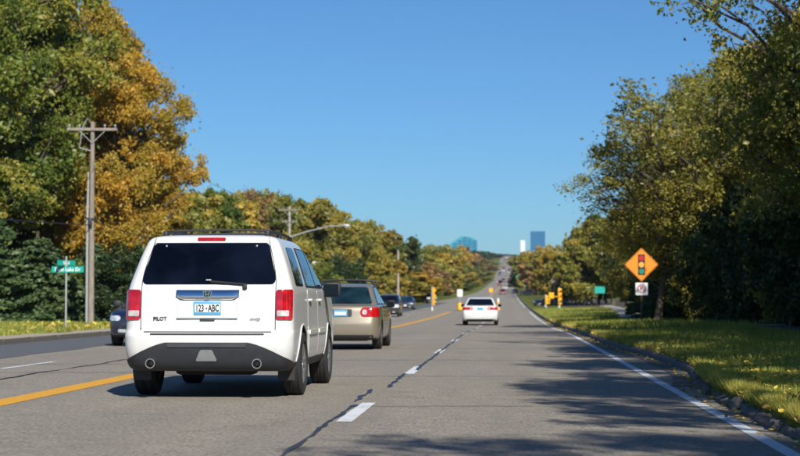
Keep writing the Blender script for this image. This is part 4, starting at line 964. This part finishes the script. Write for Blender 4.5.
# -- right, along the verge
C_ = 'at the edge of the wood beside the verge'; CG = 'trees at the edge of the wood'
tree('spreading_tree', 'spread', 9.1, 87, 'leaf_olive', 'spreading tree with dark limbs and thinning leaves above the orange sign', None, 1.05, .88, 2.4)
tree('spreading_tree', 'near_c', 6.7, 87, 'leaf_yellow', 'loose yellow topped tree leaning towards the road above the orange sign', None, .85, .78, .4)
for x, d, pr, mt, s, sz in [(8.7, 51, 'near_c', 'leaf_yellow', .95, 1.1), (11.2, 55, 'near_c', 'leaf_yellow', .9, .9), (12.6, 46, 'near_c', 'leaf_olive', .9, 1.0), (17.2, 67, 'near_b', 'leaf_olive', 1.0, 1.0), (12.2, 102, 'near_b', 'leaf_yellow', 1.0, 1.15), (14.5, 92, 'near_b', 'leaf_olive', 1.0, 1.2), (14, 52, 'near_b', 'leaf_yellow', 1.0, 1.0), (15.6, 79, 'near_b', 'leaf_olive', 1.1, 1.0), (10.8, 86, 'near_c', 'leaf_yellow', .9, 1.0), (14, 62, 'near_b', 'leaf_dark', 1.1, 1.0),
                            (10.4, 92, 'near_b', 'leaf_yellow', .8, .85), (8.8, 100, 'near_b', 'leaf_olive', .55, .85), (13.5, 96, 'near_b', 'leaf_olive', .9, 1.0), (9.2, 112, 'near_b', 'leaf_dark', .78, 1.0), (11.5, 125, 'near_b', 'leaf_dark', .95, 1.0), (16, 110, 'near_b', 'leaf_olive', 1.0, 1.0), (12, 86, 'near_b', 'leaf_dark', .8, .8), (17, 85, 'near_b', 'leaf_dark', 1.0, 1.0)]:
    tree('woodland_tree', pr, x, d, mt, f'{LBL[mt]} at the wood edge ' + ('before the orange sign' if d < 60 else 'level with the orange sign' if d < 80 else 'just beyond the orange sign' if d < 100 else 'beside the footpath') + (' deep in the wood' if x > 12.7 else ''), CG, s, sz)
# trees beside the road before the picture begins: they cast the shadows on the right lane
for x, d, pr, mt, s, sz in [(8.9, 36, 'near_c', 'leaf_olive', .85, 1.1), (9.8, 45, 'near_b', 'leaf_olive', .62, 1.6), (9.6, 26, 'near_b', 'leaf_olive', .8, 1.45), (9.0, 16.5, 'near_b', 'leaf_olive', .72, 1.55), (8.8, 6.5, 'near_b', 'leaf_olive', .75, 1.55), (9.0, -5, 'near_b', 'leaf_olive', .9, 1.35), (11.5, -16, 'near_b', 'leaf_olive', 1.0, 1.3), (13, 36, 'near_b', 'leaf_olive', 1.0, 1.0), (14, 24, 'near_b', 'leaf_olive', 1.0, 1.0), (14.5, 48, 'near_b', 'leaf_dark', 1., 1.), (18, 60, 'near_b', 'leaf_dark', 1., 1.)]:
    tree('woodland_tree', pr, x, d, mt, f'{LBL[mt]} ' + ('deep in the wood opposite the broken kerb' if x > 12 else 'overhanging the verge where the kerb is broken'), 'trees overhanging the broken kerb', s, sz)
# shaded understorey
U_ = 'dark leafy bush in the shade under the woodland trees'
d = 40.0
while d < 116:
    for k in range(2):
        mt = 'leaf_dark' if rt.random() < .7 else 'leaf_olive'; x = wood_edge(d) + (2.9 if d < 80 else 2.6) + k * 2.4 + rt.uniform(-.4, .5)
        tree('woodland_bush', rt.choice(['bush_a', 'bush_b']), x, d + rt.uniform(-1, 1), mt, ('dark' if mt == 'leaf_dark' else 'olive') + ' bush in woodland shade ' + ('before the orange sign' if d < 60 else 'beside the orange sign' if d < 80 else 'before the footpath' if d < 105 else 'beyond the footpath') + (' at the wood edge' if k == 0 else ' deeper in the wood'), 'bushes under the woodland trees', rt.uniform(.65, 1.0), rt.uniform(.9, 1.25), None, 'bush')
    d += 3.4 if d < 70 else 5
tree('spruce_tree', 'spruce', 7.7, 110, 'needle', 'small blue green spruce beside the footpath', None, .6, .95, .3)
tree('spruce_tree', 'spruce', 8.3, 97, 'needle', 'blue green spruce between the footpath and the orange sign', None, .8, 1.0, 1.3)
E_ = 'on the verge side'; EG = 'trees on the verge side beyond the green signs'
for px, d, top, mt in [(628, 150, 205, 'leaf_olive'), (598, 240, 216, 'leaf_dark'), (583, 250, 236, 'leaf_dark'), (590, 262, 222, 'leaf_olive'), (612, 232, 208, 'leaf_olive'), (578, 230, 240, 'leaf_yellow'), (566, 270, 248, 'leaf_olive'), (558, 300, 252, 'leaf_yellow'), (549, 350, 250, 'leaf_orange'), (542, 420, 249, 'leaf_olive'), (536, 480, 250, 'leaf_rust'), (530, 560, 251, 'leaf_olive'), (527, 650, 254, 'leaf_yellow'), (523, 760, 255, 'leaf_dark'), (521, 900, 256, 'leaf_olive'), (519, 1050, 257, 'leaf_dark'), (517, 1250, 258, 'leaf_green'), (515, 1450, 256, 'leaf_olive'), (513, 1650, 255, 'leaf_dark'), (511, 1800, 252, 'leaf_dark'), (516, 1720, 252, 'leaf_green'),
                       (556, 330, 268, 'leaf_olive'), (548, 400, 266, 'leaf_yellow'), (540, 500, 262, 'leaf_green'), (535, 600, 262, 'leaf_olive'), (531, 700, 264, 'leaf_dark'), (565, 260, 270, 'leaf_olive'), (575, 265, 262, 'leaf_yellow'), (587, 262, 258, 'leaf_dark'), (552, 420, 258, 'leaf_rust'), (560, 380, 260, 'leaf_orange'), (545, 520, 256, 'leaf_yellow'), (572, 320, 255, 'leaf_dark'), (605, 250, 238, 'leaf_dark'), (598, 260, 262, 'leaf_olive'), (624, 190, 250, 'leaf_dark'), (526, 620, 268, 'leaf_dark'), (524, 800, 266, 'leaf_olive'), (635, 170, 245, 'leaf_dark'), (650, 160, 240, 'leaf_dark')]:
    row(px, d, top, 'far_a' if d > 430 else rt.choice(['mid_a', 'mid_b']) if d > 200 else 'near_b', mt, E_, EG, sw=(rt.uniform(.85, 1.15) * (1 + d / 2500)) if d > 430 else None)
# a wood that reads as one mass behind the rows
def far_wood(name, seed, n, label, side):
    r = np.random.default_rng(seed); Ds = r.uniform(300, 1900, n) if side else r.uniform(260, 1900, n)
    off = r.uniform(0, 1, n) ** .8; Xs = (-30 - off * 150 - Ds * .012) if side < 0 else (18 + off * 150 + Ds * .004)
    Vs = []; Ts = []
    k = 260
    C = []; Tt = []; S = []
    for X, D in zip(Xs, Ds):
        h = r.uniform(6, 9.5); w = r.uniform(2.6, 4.2); dv = r.normal(0, 1, (k, 3)); dv /= np.linalg.norm(dv, axis=1)[:, None]; dv *= (r.uniform(.5, 1, k) * (1 + .25 * np.sin(dv[:, 0] * 5 + X) * np.sin(dv[:, 2] * 6 + D)))[:, None]
        C.append(np.array([X, D, float(gz(X, D)) + h * .52]) + dv * np.array([w, w, h * .5])); Tt.append(np.clip(r.uniform(0, .7) + r.uniform(0, .35, k), 0, 1)); S.append(np.full(k, .5 + D / 2500))
    C = np.concatenate(C); Tt = np.concatenate(Tt); S = np.concatenate(S)
    tag(link(name, leaf_mesh(name, C, S, Tt, r), M['leaf_yellow'] if side < 0 else M['leaf_olive']), label, 'wood', kind='stuff')
far_wood('far_wood', 31, 420, 'distant autumn wood on the hillside of the oncoming side', -1)
far_wood('far_wood', 32, 380, 'distant autumn wood on the hillside of the verge side', 1)

# ------------------------------------------------------------------ poles, wires, signs, signals
M['pale_pole'] = bark('pale_pole_wood', (.48, .43, .37))
def utility_pole(X, D, top, label, arms=1, rad=.15, lamp=0.0, conduit=False, face=0.0, name='utility_pole', lamp_z=None, mat='wood_pole', bare=False):
    g = float(gz(X, D)) - .15; h = top - g; root = empty(name, (X, D, g), face); tag(root, label, 'pole', 'utility poles along the oncoming lanes')
    p = MB(); p.tube([(0, 0, 0), (0, 0, h * .5), (0, 0, h)], [rad, rad * .85, rad * .68], 12); p.build('shaft', M[mat], root, 40)
    for k in range(arms):
        z = h - .35 - k * 1.15; w = 1.08 if k == 0 else .75
        a = MB(); a.box((0, -rad * .8, z), (2 * w, .10, .12), 0, .01); arm = a.build('crossarm', M['wood_pole'], root)
        b = MB(); b.tube([(-w * .55, -rad * .8, z - .02), (0, -rad * .9, z - .6)], .018, 5); b.tube([(w * .55, -rad * .8, z - .02), (0, -rad * .9, z - .6)], .018, 5); b.build('brace', M['galv'], arm)
        for x in (-w + .1, -w * .5, w * .5, w - .1):
            i = MB(); i.tube([(x, -rad * .8, z + .05), (x, -rad * .8, z + .11), (x, -rad * .8, z + .13), (x, -rad * .8, z + .19), (x, -rad * .8, z + .22)], [.02, .02, .05, .055, .02], 8); i.build('insulator', M['galv'], arm, 40)
    if conduit:
        c = MB(); c.tube([(-rad - .05, -.05, .1), (-rad - .05, -.05, h * .55), (-rad - .02, -.03, h - 2.2)], [.055, .055, .03], 8); c.build('conduit', M['galv'], root, 40)
        b = MB(); b.tube([(0, 0, h - .05), (-.22, -.1, h + .12), (-.45, -.1, h - .35), (-.5, -.1, h - .9), (-.55, -.1, h - 1.15), (0, -.1, h - 1.3)], .022, 6); b.build('cable_bracket', M['galv'], root, 40)
        b = MB(); b.tube([(-.3, -rad, h - 4.2), (.32, -rad, h - 4.25)], .03, 6); b.box((-.05, -rad - .03, h - 4.4), (.16, .12, .4), 0, .02); b.build('cable_splice', M['trim'], root, 40)
    if lamp:
        z = lamp_z - g; a = MB(); a.tube([(.1, 0, z - 1.1), (lamp * .35, 0, z - .55), (lamp * .75, 0, z - .06), (lamp, 0, z)], [.07, .06, .05, .045], 8); a.build('lamp_arm', M['galv'], root, 40)
        l = MB(); l.tube([(lamp - .1, 0, z), (lamp + .25, 0, z + .02), (lamp + .65, 0, z - .02), (lamp + .8, 0, z - .06)], [.06, .16, .15, .04], 10); lh = l.build('lamp_head', M['galv'], root, 40)
        g2 = MB(); g2.box((lamp + .42, 0, z - .14), (.36, .2, .05), 0, .02); g2.build('lamp_lens', M['head_clear'], lh)
    return root
POLE = [(-17.95, 83, 8.85), (-21.4, 190, 10.3), (-21.1, 280, 10.4), (-15.9, 282, 10.3), (-17.5, 363, 10.2), (-17.9, 477, 10.4)]
utility_pole(*POLE[0], 'weathered wooden utility pole with grey conduit beside the green street sign', 1, .135, conduit=True, face=.12)
utility_pole(*POLE[1], 'wooden utility pole with two crossarms carrying the long curved street lamp arm', 2, .18, mat='pale_pole', lamp=5.2, lamp_z=8.4)
utility_pole(*POLE[2], 'grey utility pole with two crossarms standing beyond the street lamp arm', 2, .16, mat='galv')
utility_pole(*POLE[3], 'plain wooden pole without crossarm beside the parked dark cars', 0, .19, mat='pale_pole')
utility_pole(*POLE[4], 'pale pole with a small lamp near its top beyond the plain wooden pole', 0, .19, lamp=.9, lamp_z=8.6, mat='galv')
utility_pole(*POLE[5], 'thin distant wooden pole beside the yellow traffic signal', 1, .2, mat='pale_pole')
def wire(a, b, sag, label, r=.012):
    n = 24; m = MB(); m.tube([(a[0] + (b[0] - a[0]) * i / n, a[1] + (b[1] - a[1]) * i / n, a[2] + (b[2] - a[2]) * i / n - sag * 4 * (i / n) * (1 - i / n)) for i in range(n + 1)], r, 5)
    o = m.build('power_line', M['trim']); tag(o, label, 'cable', 'power lines strung between the utility poles')
wl_ = 'thin black power line running between the wooden utility poles'
chain = [(-24.0, -20, 9.6), (-17.95, 83, 8.75), (-21.4, 190, 10.2), (-21.1, 280, 10.3), (-17.9, 477, 10.2)]
for a, b in zip(chain[:-1], chain[1:]):
    for o in (-1.1, 1.1): wire((a[0] + o, a[1], a[2] - .15), (b[0] + o, b[1], b[2] - .15), 1.0, wl_)
    wire((a[0], a[1], a[2] - 4.2), (b[0], b[1], b[2] - 4.4), .9, 'thicker black telephone cable strung low between the utility poles', .022)

def sign_mat(name, col): return plain(name, col, .45, var=.08, scale=6)
M['sign_green'] = sign_mat('sign_green', (.01, .34, .27)); M['sign_orange'] = sign_mat('sign_orange', (.86, .26, .015)); M['sign_white'] = sign_mat('sign_white', (.75, .75, .76)); M['signal_yellow'] = sign_mat('signal_yellow', (.80, .40, .015))
M['sig_red'] = sign_mat('signal_red_print', (.45, .012, .02)); M['sig_amber'] = sign_mat('signal_amber_print', (.9, .38, .06)); M['sig_green'] = sign_mat('signal_green_print', (.01, .22, .16)); M['brown_post'] = sign_mat('brown_post', (.06, .04, .03)); M['wood_board'] = sign_mat('weathered_boards', (.28, .22, .16))

def rrect(w, h, r, n=5):
    P = []
    for cx, cz, a0 in ((w - r, h - r, 0), (-w + r, h - r, 90), (-w + r, -h + r, 180), (w - r, -h + r, 270)):
        for i in range(n + 1): q = R(a0 + 90 * i / n); P.append((cx + r * math.cos(q), cz + r * math.sin(q)))
    return P
# street name sign
X, D = -15.15, 66.0; g = float(gz(X, D)); ss = tag(empty('street_name_sign', (X, D, g), 0), 'green street name sign on a thin steel post on the lawn', 'sign')
p = MB(); p.tube([(0, 0, -.2), (0, 0, 2.62 - g)], .035, 10); p.build('post', M['galv'], ss, 40)
zc = CAMZ + (300 - 269) / F * D - g; b = MB(); b.prism([(x + .06, zc + z) for x, z in rrect(.555, .105, .02)], 'y', -.045, -.038); bl = b.build('sign_blade', M['sign_green'], ss)
f = MB(); f.prism([(x + .06, zc + z) for x, z in rrect(.545, .095, .015)], 'y', -.0462, -.0452)
t = text_mesh('Penn Lake Dr', .175, .001, bold=.004, sx=.92); t.materials.clear(); o = link('sign_lettering', t, M['sign_white'], bl); o.location = (.06, -.0475, zc - .005); o.rotation_euler = (R(90), 0, 0)
b = MB(); b.prism([(y, zc + .225 + z) for y, z in rrect(.45, .09, .02)], 'x', -.004, .004); b2 = b.build('cross_blade', M['sign_green'], ss); b2.rotation_euler = (0, 0, R(-27)); 
t = text_mesh('62nd', .16, .001, bold=.004); t.materials.clear(); o = link('sign_lettering', t, M['sign_white'], b2); o.location = (.006, .0, zc + .225); o.rotation_euler = (R(90), 0, R(90))
b = MB(); b.box((0, -.02, zc + .12), (.09, .07, .05), 0, .01); b.build('bracket', M['galv'], ss)
# signal-ahead warning sign
X, D = 5.15, 76.0; g = float(gz(X, D)); zc = CAMZ + (300 - 265) / F * D - g; ws = tag(empty('warning_sign', (X, D, g)), 'orange diamond warning sign with traffic light symbol on a dark post', 'sign')
p = MB(); p.box((0, 0, (zc + .2) / 2 - .1), (.07, .05, zc + .4), 0, .008); p.build('post', M['brown_post'], ws)
q = .655; dm = []
for a0, (cx, cz) in zip((0, 90, 180, 270), ((q - .07, 0), (0, q - .07), (-q + .07, 0), (0, -q + .07))):
    for i in range(5): an = R(a0 - 45 + 90 * i / 4); dm.append((cx + .05 * math.cos(an), zc + cz + .05 * math.sin(an)))
b = MB(); b.prism(dm, 'y', -.036, -.03); dia = b.build('sign_panel', M['sign_orange'], ws)
dm2 = [(x * .965, zc + (z - zc) * .965) for x, z in dm]
bp = MB(); n = len(dm); bp.add([(x, -.0375, z) for x, z in dm2] + [(x * .93 / .965, -.0375, zc + (z - zc) * .93 / .965) for x, z in dm2], [(i, (i + 1) % n, n + (i + 1) % n, n + i) for i in range(n)]); bp.build('sign_border', M['letter'], dia)
b = MB(); b.prism([(x, zc + z) for x, z in rrect(.135, .40, .03)], 'y', -.039, -.0365); sy = b.build('signal_symbol', M['letter'], dia)
for z, m in ((.255, 'sig_red'), (0, 'sig_amber'), (-.255, 'sig_green')):
    c = MB(); c.prism([(.105 * math.cos(2 * math.pi * i / 20), zc + z + .105 * math.sin(2 * math.pi * i / 20)) for i in range(20)], 'y', -.0415, -.0392); c.build('symbol_lens', M[m], sy)
zc2 = CAMZ + (300 - 289) / F * D - g; np_ = tag(empty('no_parking_sign', (X, D, g)), 'small white no parking sign below the orange diamond sign', 'sign')
b = MB(); b.prism([(x, zc2 + z) for x, z in rrect(.235, .24, .03)], 'y', -.036, -.03); wp = b.build('sign_panel', M['sign_white'], np_)
c = MB(); n = 28; c.add([(r_ * math.cos(2 * math.pi * i / n), -.0375, zc2 + .02 + r_ * math.sin(2 * math.pi * i / n)) for r_ in (.165, .135) for i in range(n)], [(i, (i + 1) % n, n + (i + 1) % n, n + i) for i in range(n)]); c.build('prohibition_ring', M['sig_red'], wp)
c = MB(); c.add([(-.11, -.0395, zc2 + .115), (-.09, -.0395, zc2 + .135), (.11, -.0395, zc2 - .075), (.09, -.0395, zc2 - .095)], [(0, 1, 2, 3)]); c.build('prohibition_bar', M['sig_red'], wp)
t = text_mesh('P', .26, .0008, bold=.008); t.materials.clear(); o = link('sign_lettering', t, M['letter'], wp); o.location = (0, -.0380, zc2 + .02); o.rotation_euler = (R(90), 0, 0)

# traffic signals in yellow housings
def signal(X, D, z0, z1, label, rz=0.0, tilt=0.0, extra=False):
    g = float(gz(X, D)); root = tag(empty('traffic_signal', (X, D, g), rz), label, 'traffic light', 'yellow traffic signals at the junction')
    p = MB(); p.tube([(0, .12, -.2), (0, .12, z1 - g + .1)], .06, 10); p.tube([(0, .12, 0), (0, .12, .25), (0, .12, .45)], [.17, .15, .07], 10); p.build('post', M['galv'], root, 40)
    h = z1 - z0; zc = (z0 + z1) / 2 - g; b = MB(); b.box((0, 0, zc), (.40, .22, h), 0, .03); ho = b.build('housing', M['signal_yellow'], root, 40); ho.rotation_euler = (0, tilt, 0)
    for k, m in ((1, 'sig_red'), (0, 'sig_amber'), (-1, 'sig_green')):
        z = zc + k * h * .31; l = MB(); l.prism([(.13 * math.cos(2 * math.pi * i / 16), z + .13 * math.sin(2 * math.pi * i / 16)) for i in range(16)], 'y', -.125, -.112); l.build('lens', M[m], ho)
        v = MB(); n = 12; A_ = [R(-20 + 220 * i / n) for i in range(n + 1)]; v.add([(.155 * math.cos(a), y, z + .155 * math.sin(a)) for y in (-.11, -.34) for a in A_], [(i, i + 1, n + 2 + i, n + 1 + i) for i in range(n)]); v.build('visor', M['signal_yellow'], ho, 40)
    if extra:
        s_ = MB(); s_.box((-.95, .1, zc + .1), (.55, .2, .62), 0, .02); s_.tube([(-.95, .12, zc), (0, .12, zc)], .05, 6); s_.build('pedestrian_head', M['signal_yellow'], root, 40)
    return root
signal(-7.7, 200, .55, 2.42, 'tall yellow traffic signal on a post beside the oncoming lanes', 2.4)
signal(5.25, 200, .62, 2.3, 'yellow traffic signal with side box at the corner of the verge', .5, extra=True)
signal(3.95, 202, .6, 1.6, 'short leaning yellow signal head beside the kerb at the junction', 1.2, .14)
def post_sign(X, D, zc, w, h, mat, label, name='road_sign', posts=1, cat='sign', back=None, base=None):
    g = float(gz(X, D)); root = tag(empty(name, (X, D, g)), label, cat)
    for x in ([0] if posts == 1 else [-w * .3, w * .3]):
        p = MB(); p.tube([(x, 0, -.2), (x, 0, zc - g + h / 2 - .03)], .04, 8); p.build('post', M['brown_post'] if posts == 2 else M['galv'], root, 40)
    b = MB(); b.prism([(x, zc - g + z) for x, z in rrect(w / 2, h / 2, min(w, h) * .12)], 'y', -.055, -.045); b.build('sign_panel', M[mat], root)
    if base:
        b = MB(); b.tube([(0, -.1, .05), (0, -.1, .15), (0, -.1, .75), (0, -.1, .85)], [.18, .30, .28, .2], 12); b.build('base_barrel', M[base], root, 40)
    return root
X, D, z = at(460, 293, 200); post_sign(X, D, z, .55, .75, 'sign_white', 'white keep right sign above a yellow barrel on the median', base='signal_yellow')
X, D, z = at(491, 291, 230); post_sign(X, D, z + .1, .42, .5, 'signal_yellow', 'small yellow sign on the median beyond the white saloon car')
X, D, z = at(498, 298, 205)
cb = tag(empty('marker_post', (-1.05 + .0, 205, float(prof(205)))), 'white and yellow banded marker post standing on the road beyond the saloon', 'post')
for i, (m, r0, z0, z1) in enumerate([('signal_yellow', .22, 0, .3), ('sign_white', .17, .3, .62), ('signal_yellow', .15, .62, .85), ('sign_white', .13, .85, 1.25)]):
    b = MB(); b.tube([(0, 0, z0), (0, 0, z1)], [r0, r0 * .92], 12); b.build('band', M[m], cb, 40)
X, D, z = at(599, 290, 205); post_sign(X, D, z, 1.05, .72, 'sign_green', 'green roadside sign on two dark posts on the verge', posts=2)
X, D, z = at(317, 268, 185); post_sign(X, D, z, 1.05, 1.25, 'sign_white', 'white rectangular sign under the street lamp arm')
X, D, z = at(408, 296, 300); post_sign(X, D, z + .2, .7, .75, 'sign_white', 'small white sign above the dark oncoming cars')
X, D, z = at(554, 282, 235); post_sign(X, D, z, .7, .75, 'wood_board', 'small beige square sign behind the yellow signal')
X, D, z = at(505, 281, 560); post_sign(2.9, D, z + .6, 1.2, 2.0, 'sign_green', 'distant green sign at the roadside on the rising road')
# board fence left of the green sign
fx, fd = 10.1, 232.0; g = float(gz(fx, fd)); fe = tag(empty('board_fence', (fx - 1.0, fd, g)), 'short weathered board fence beside the green roadside sign', 'fence')
for x in (-.65, 0, .65): b = MB(); b.box((x, 0, .45), (.1, .1, 1.1)); b.build('post', M['wood_board'], fe)
for z in (.3, .58, .86): b = MB(); b.box((0, -.06, z), (1.5, .03, .17)); b.build('board', M['wood_board'], fe)
# green canopies beyond the signals
M['canopy_green'] = sign_mat('canopy_green', (.01, .26, .17))
def canopy(X, D, w, label):
    g = float(gz(X, D)); root = tag(empty('canopy', (X, D, g)), label, 'canopy', 'green canopies on the verge')
    for x in (-w / 2 + .1, w / 2 - .1):
        for y in (-1, 1): p = MB(); p.tube([(x, y, -.1), (x, y, 2.1)], .04, 6); p.build('post', M['galv'], root)
    m = MB(); m.prism([(-w / 2, 2.05), (w / 2, 2.05), (w / 2 - .25, 2.5), (w * .15, 2.85), (-w * .15, 2.85), (-w / 2 + .25, 2.5)], 'y', -1.15, 1.15); m.build('roof', M['canopy_green'], root)
canopy(7.4, 248, 1.6, 'small green canopy above the dark blue car behind the signal'); canopy(6.6, 520, 4.6, 'wide green canopy on the verge farther up the road')

# ------------------------------------------------------------------ more traffic
def drop(src, x, d, rz, label, group, name='car'):
    c = copy_tree(src); c.name = name; place(c, x, d, rz); c['label'] = label; c['category'] = 'car'
    if group: c['group'] = group
    elif 'group' in c: del c['group']
    return c
black = make_car('black_paint', 'tint_glass', (4.7, 1.85, 1.7), 'suv'); place(black, -9.1, 152, math.pi); black.name = 'oncoming_car'; tag(black, 'black oncoming car with bright headlights just beyond the gold saloon', 'car', 'oncoming cars waiting on the left')
red = make_car('red_paint', 'tint_glass', (4.6, 1.8, 1.5), 'sedan'); place(red, -1.5, 545, math.pi); red.name = 'distant_car'; tag(red, 'small dark red car coming down the rising road', 'car', 'distant cars on the rising road')
drop(navy, -10.9, 212, math.pi, 'dark navy oncoming car facing front between the two poles', 'oncoming cars waiting on the left', 'oncoming_car')
drop(black, -13.8, 305, math.pi + .5, 'black car turned sideways at the left kerb by the pale pole', 'oncoming cars waiting on the left', 'oncoming_car')
silver = make_car('silver_paint', 'tint_glass', (4.6, 1.82, 1.5), 'sedan'); place(silver, -12.2, 178, math.pi); silver.name = 'oncoming_car'; tag(silver, 'silver oncoming car partly hidden behind the black one', 'car', 'oncoming cars waiting on the left')
DG = 'distant cars on the rising road'
drop(navy, 2.0, 560, 0, 'distant dark blue car with a white spot climbing beside the kerb', DG, 'distant_car')
drop(navy, 7.5, 244, 1.3, 'dark blue car parked under the small green canopy', None, 'parked_car'); drop(black, 7.6, 516, 1.2, 'black car parked in front of the wide green canopy', None, 'parked_car')
tr = make_car('red_paint', 'tint_glass', (5.2, 2.0, 2.3), 'suv', detail=False); place(tr, -3.2, 800, math.pi); tr.name = 'distant_van'; tag(tr, 'tall dark red van far up the rising road', 'van', DG)
for i, (src, px, d, rz, lb) in enumerate([(pearl, 498.5, 860, math.pi, 'white car following the red van down the hill'), (black, 503.5, 900, math.pi, 'black car beside the white car behind the red van'), (pearl, 510, 1010, 0, 'white car climbing the hill on the verge side'), (navy, 511, 960, 0, 'dark blue car climbing the hill behind a white car'), (silver, 508, 1130, 0, 'silver car high up the hill'), (black, 511, 1190, 0, 'black car high up the hill on the verge side'), (red, 504, 1250, math.pi, 'red car high up the hill'), (pearl, 509, 1380, 0, 'white car near the top of the hill'), (silver, 505, 1500, math.pi, 'silver car coming over the top of the hill'), (silver, 511, 820, 0, 'silver car halfway up the hill near the kerb'), (pearl, 505, 700, math.pi, 'white car coming down just behind the red car'), (black, 500, 1080, math.pi, 'black car coming down the middle of the hill'), (pearl, 503, 1180, math.pi, 'white car coming down high on the hill'), (red, 509.5, 900, 0, 'dark red car climbing past the wide green canopy'), (pearl, 506.5, 1600, 0, 'white car crossing the crest of the hill')]):
    drop(src, min(1.2, (px - 508) / F * d), d, rz, lb, DG, 'distant_car')

# ------------------------------------------------------------------ far towers
def glass_wall(name, a, b, sx, sz):
    t = NT(name); v = t.coord('Object'); br = t.noise(v, .08, 3); c = t.mix(br, a, b)
    t.set(**{'Base Color': c, 'Roughness': .25, 'Specular IOR Level': .6}); return t.m
M['teal_wall'] = glass_wall('teal_curtain_wall', (.02, .22, .30), (.06, .38, .45), 1, 1); M['blue_wall'] = glass_wall('blue_curtain_wall', (.012, .09, .25), (.02, .15, .34), 1, 1); M['teal_dark'] = glass_wall('dark_teal_wall', (.008, .12, .26), (.015, .16, .30), 1, 1)
def tower(name, px0, px1, top, d, mat, label, roof=None, storeys=10, bays=6, deep=20, sub='blue_wall'):
    x0, x1 = (px0 - 508) / F * d, (px1 - 508) / F * d; zt = CAMZ + (300 - top) / F * d; g = float(prof(d)) - 2; w = x1 - x0
    root = tag(empty(name, ((x0 + x1) / 2, d, g)), label, 'building'); h = zt - g
    pr = roof(w, h) if roof else [(-w / 2, 0), (w / 2, 0), (w / 2, h), (-w / 2, h)]
    b = MB(); b.prism(pr, 'y', 0, deep); b.build('wall', M[mat], root)
    def topz(x):
        z = [p for p in pr]; best = h
        up = sorted([p for p in pr if p[1] > .1]); xs = [p[0] for p in up]; zs = [p[1] for p in up]; return float(np.interp(x, xs, zs))
    lo = max(0, h - storeys * 3.6)
    for i in range(bays):
        for k in range(storeys):
            xa = -w / 2 + w * (i + .08) / bays; xb = -w / 2 + w * (i + .92) / bays; za = lo + (h - lo) * (k + .1) / storeys; zb = lo + (h - lo) * (k + .86) / storeys; zb = min(zb, topz((xa + xb) / 2) - .8, topz(xa) - .5, topz(xb) - .5)
            if zb - za < 1: continue
            m = MB(); m.box(((xa + xb) / 2, -.12, (za + zb) / 2), (xb - xa, .25, zb - za)); m.build('window', M[sub], root)
    return root
tower('glass_tower', 448, 477, 236.5, 2300, 'teal_wall', 'teal glass office block with sloping roof above the far trees', lambda w, h: [(-w / 2, 0), (w / 2, 0), (w / 2, h - 4.5), (w * .22, h), (-w * .06, h), (-w / 2, h - 10.5)], 6, 6, 30, 'teal_dark')
tower('glass_tower', 530.5, 545, 231.5, 3000, 'blue_wall', 'deep blue glass tower standing above the far trees', None, 9, 5, 20, 'teal_dark')
tower('white_tower', 520.5, 525, 240.5, 2700, 'sign_white', 'narrow white tower beside the deep blue glass tower', None, 4, 2, 8, 'plate_white')

# ------------------------------------------------------------------ depths to true scale
for o in list(SC.objects):
    if o.parent is not None or o.type in ('CAMERA', 'LIGHT'): continue
    if o.type == 'MESH' or o.get('kind') == 'structure':      # built in place: compress the depth itself
        o.scale[1] *= KD; o.location[1] *= KD
    else: o.location[1] *= KD                                 # things keep their own shape
# ------------------------------------------------------------------ haze: even, pale air round the whole place
hz = MB(); hz.box((0, 2500, 55.35), (5600, 5600, 113.3)); haze = hz.build('haze', None)
t = NT('haze_air'); t.n.remove(t.b); pv = t.new('ShaderNodeVolumePrincipled'); pv.inputs['Density'].default_value = .00009; pv.inputs['Color'].default_value = (.80, .88, 1.0, 1); pv.inputs['Anisotropy'].default_value = .2
t.l.new(pv.outputs[0], t.n['Material Output'].inputs['Volume']); haze.data.materials.append(t.m); tag(haze, 'thin pale air over the road and the far hill', 'haze', kind='stuff')
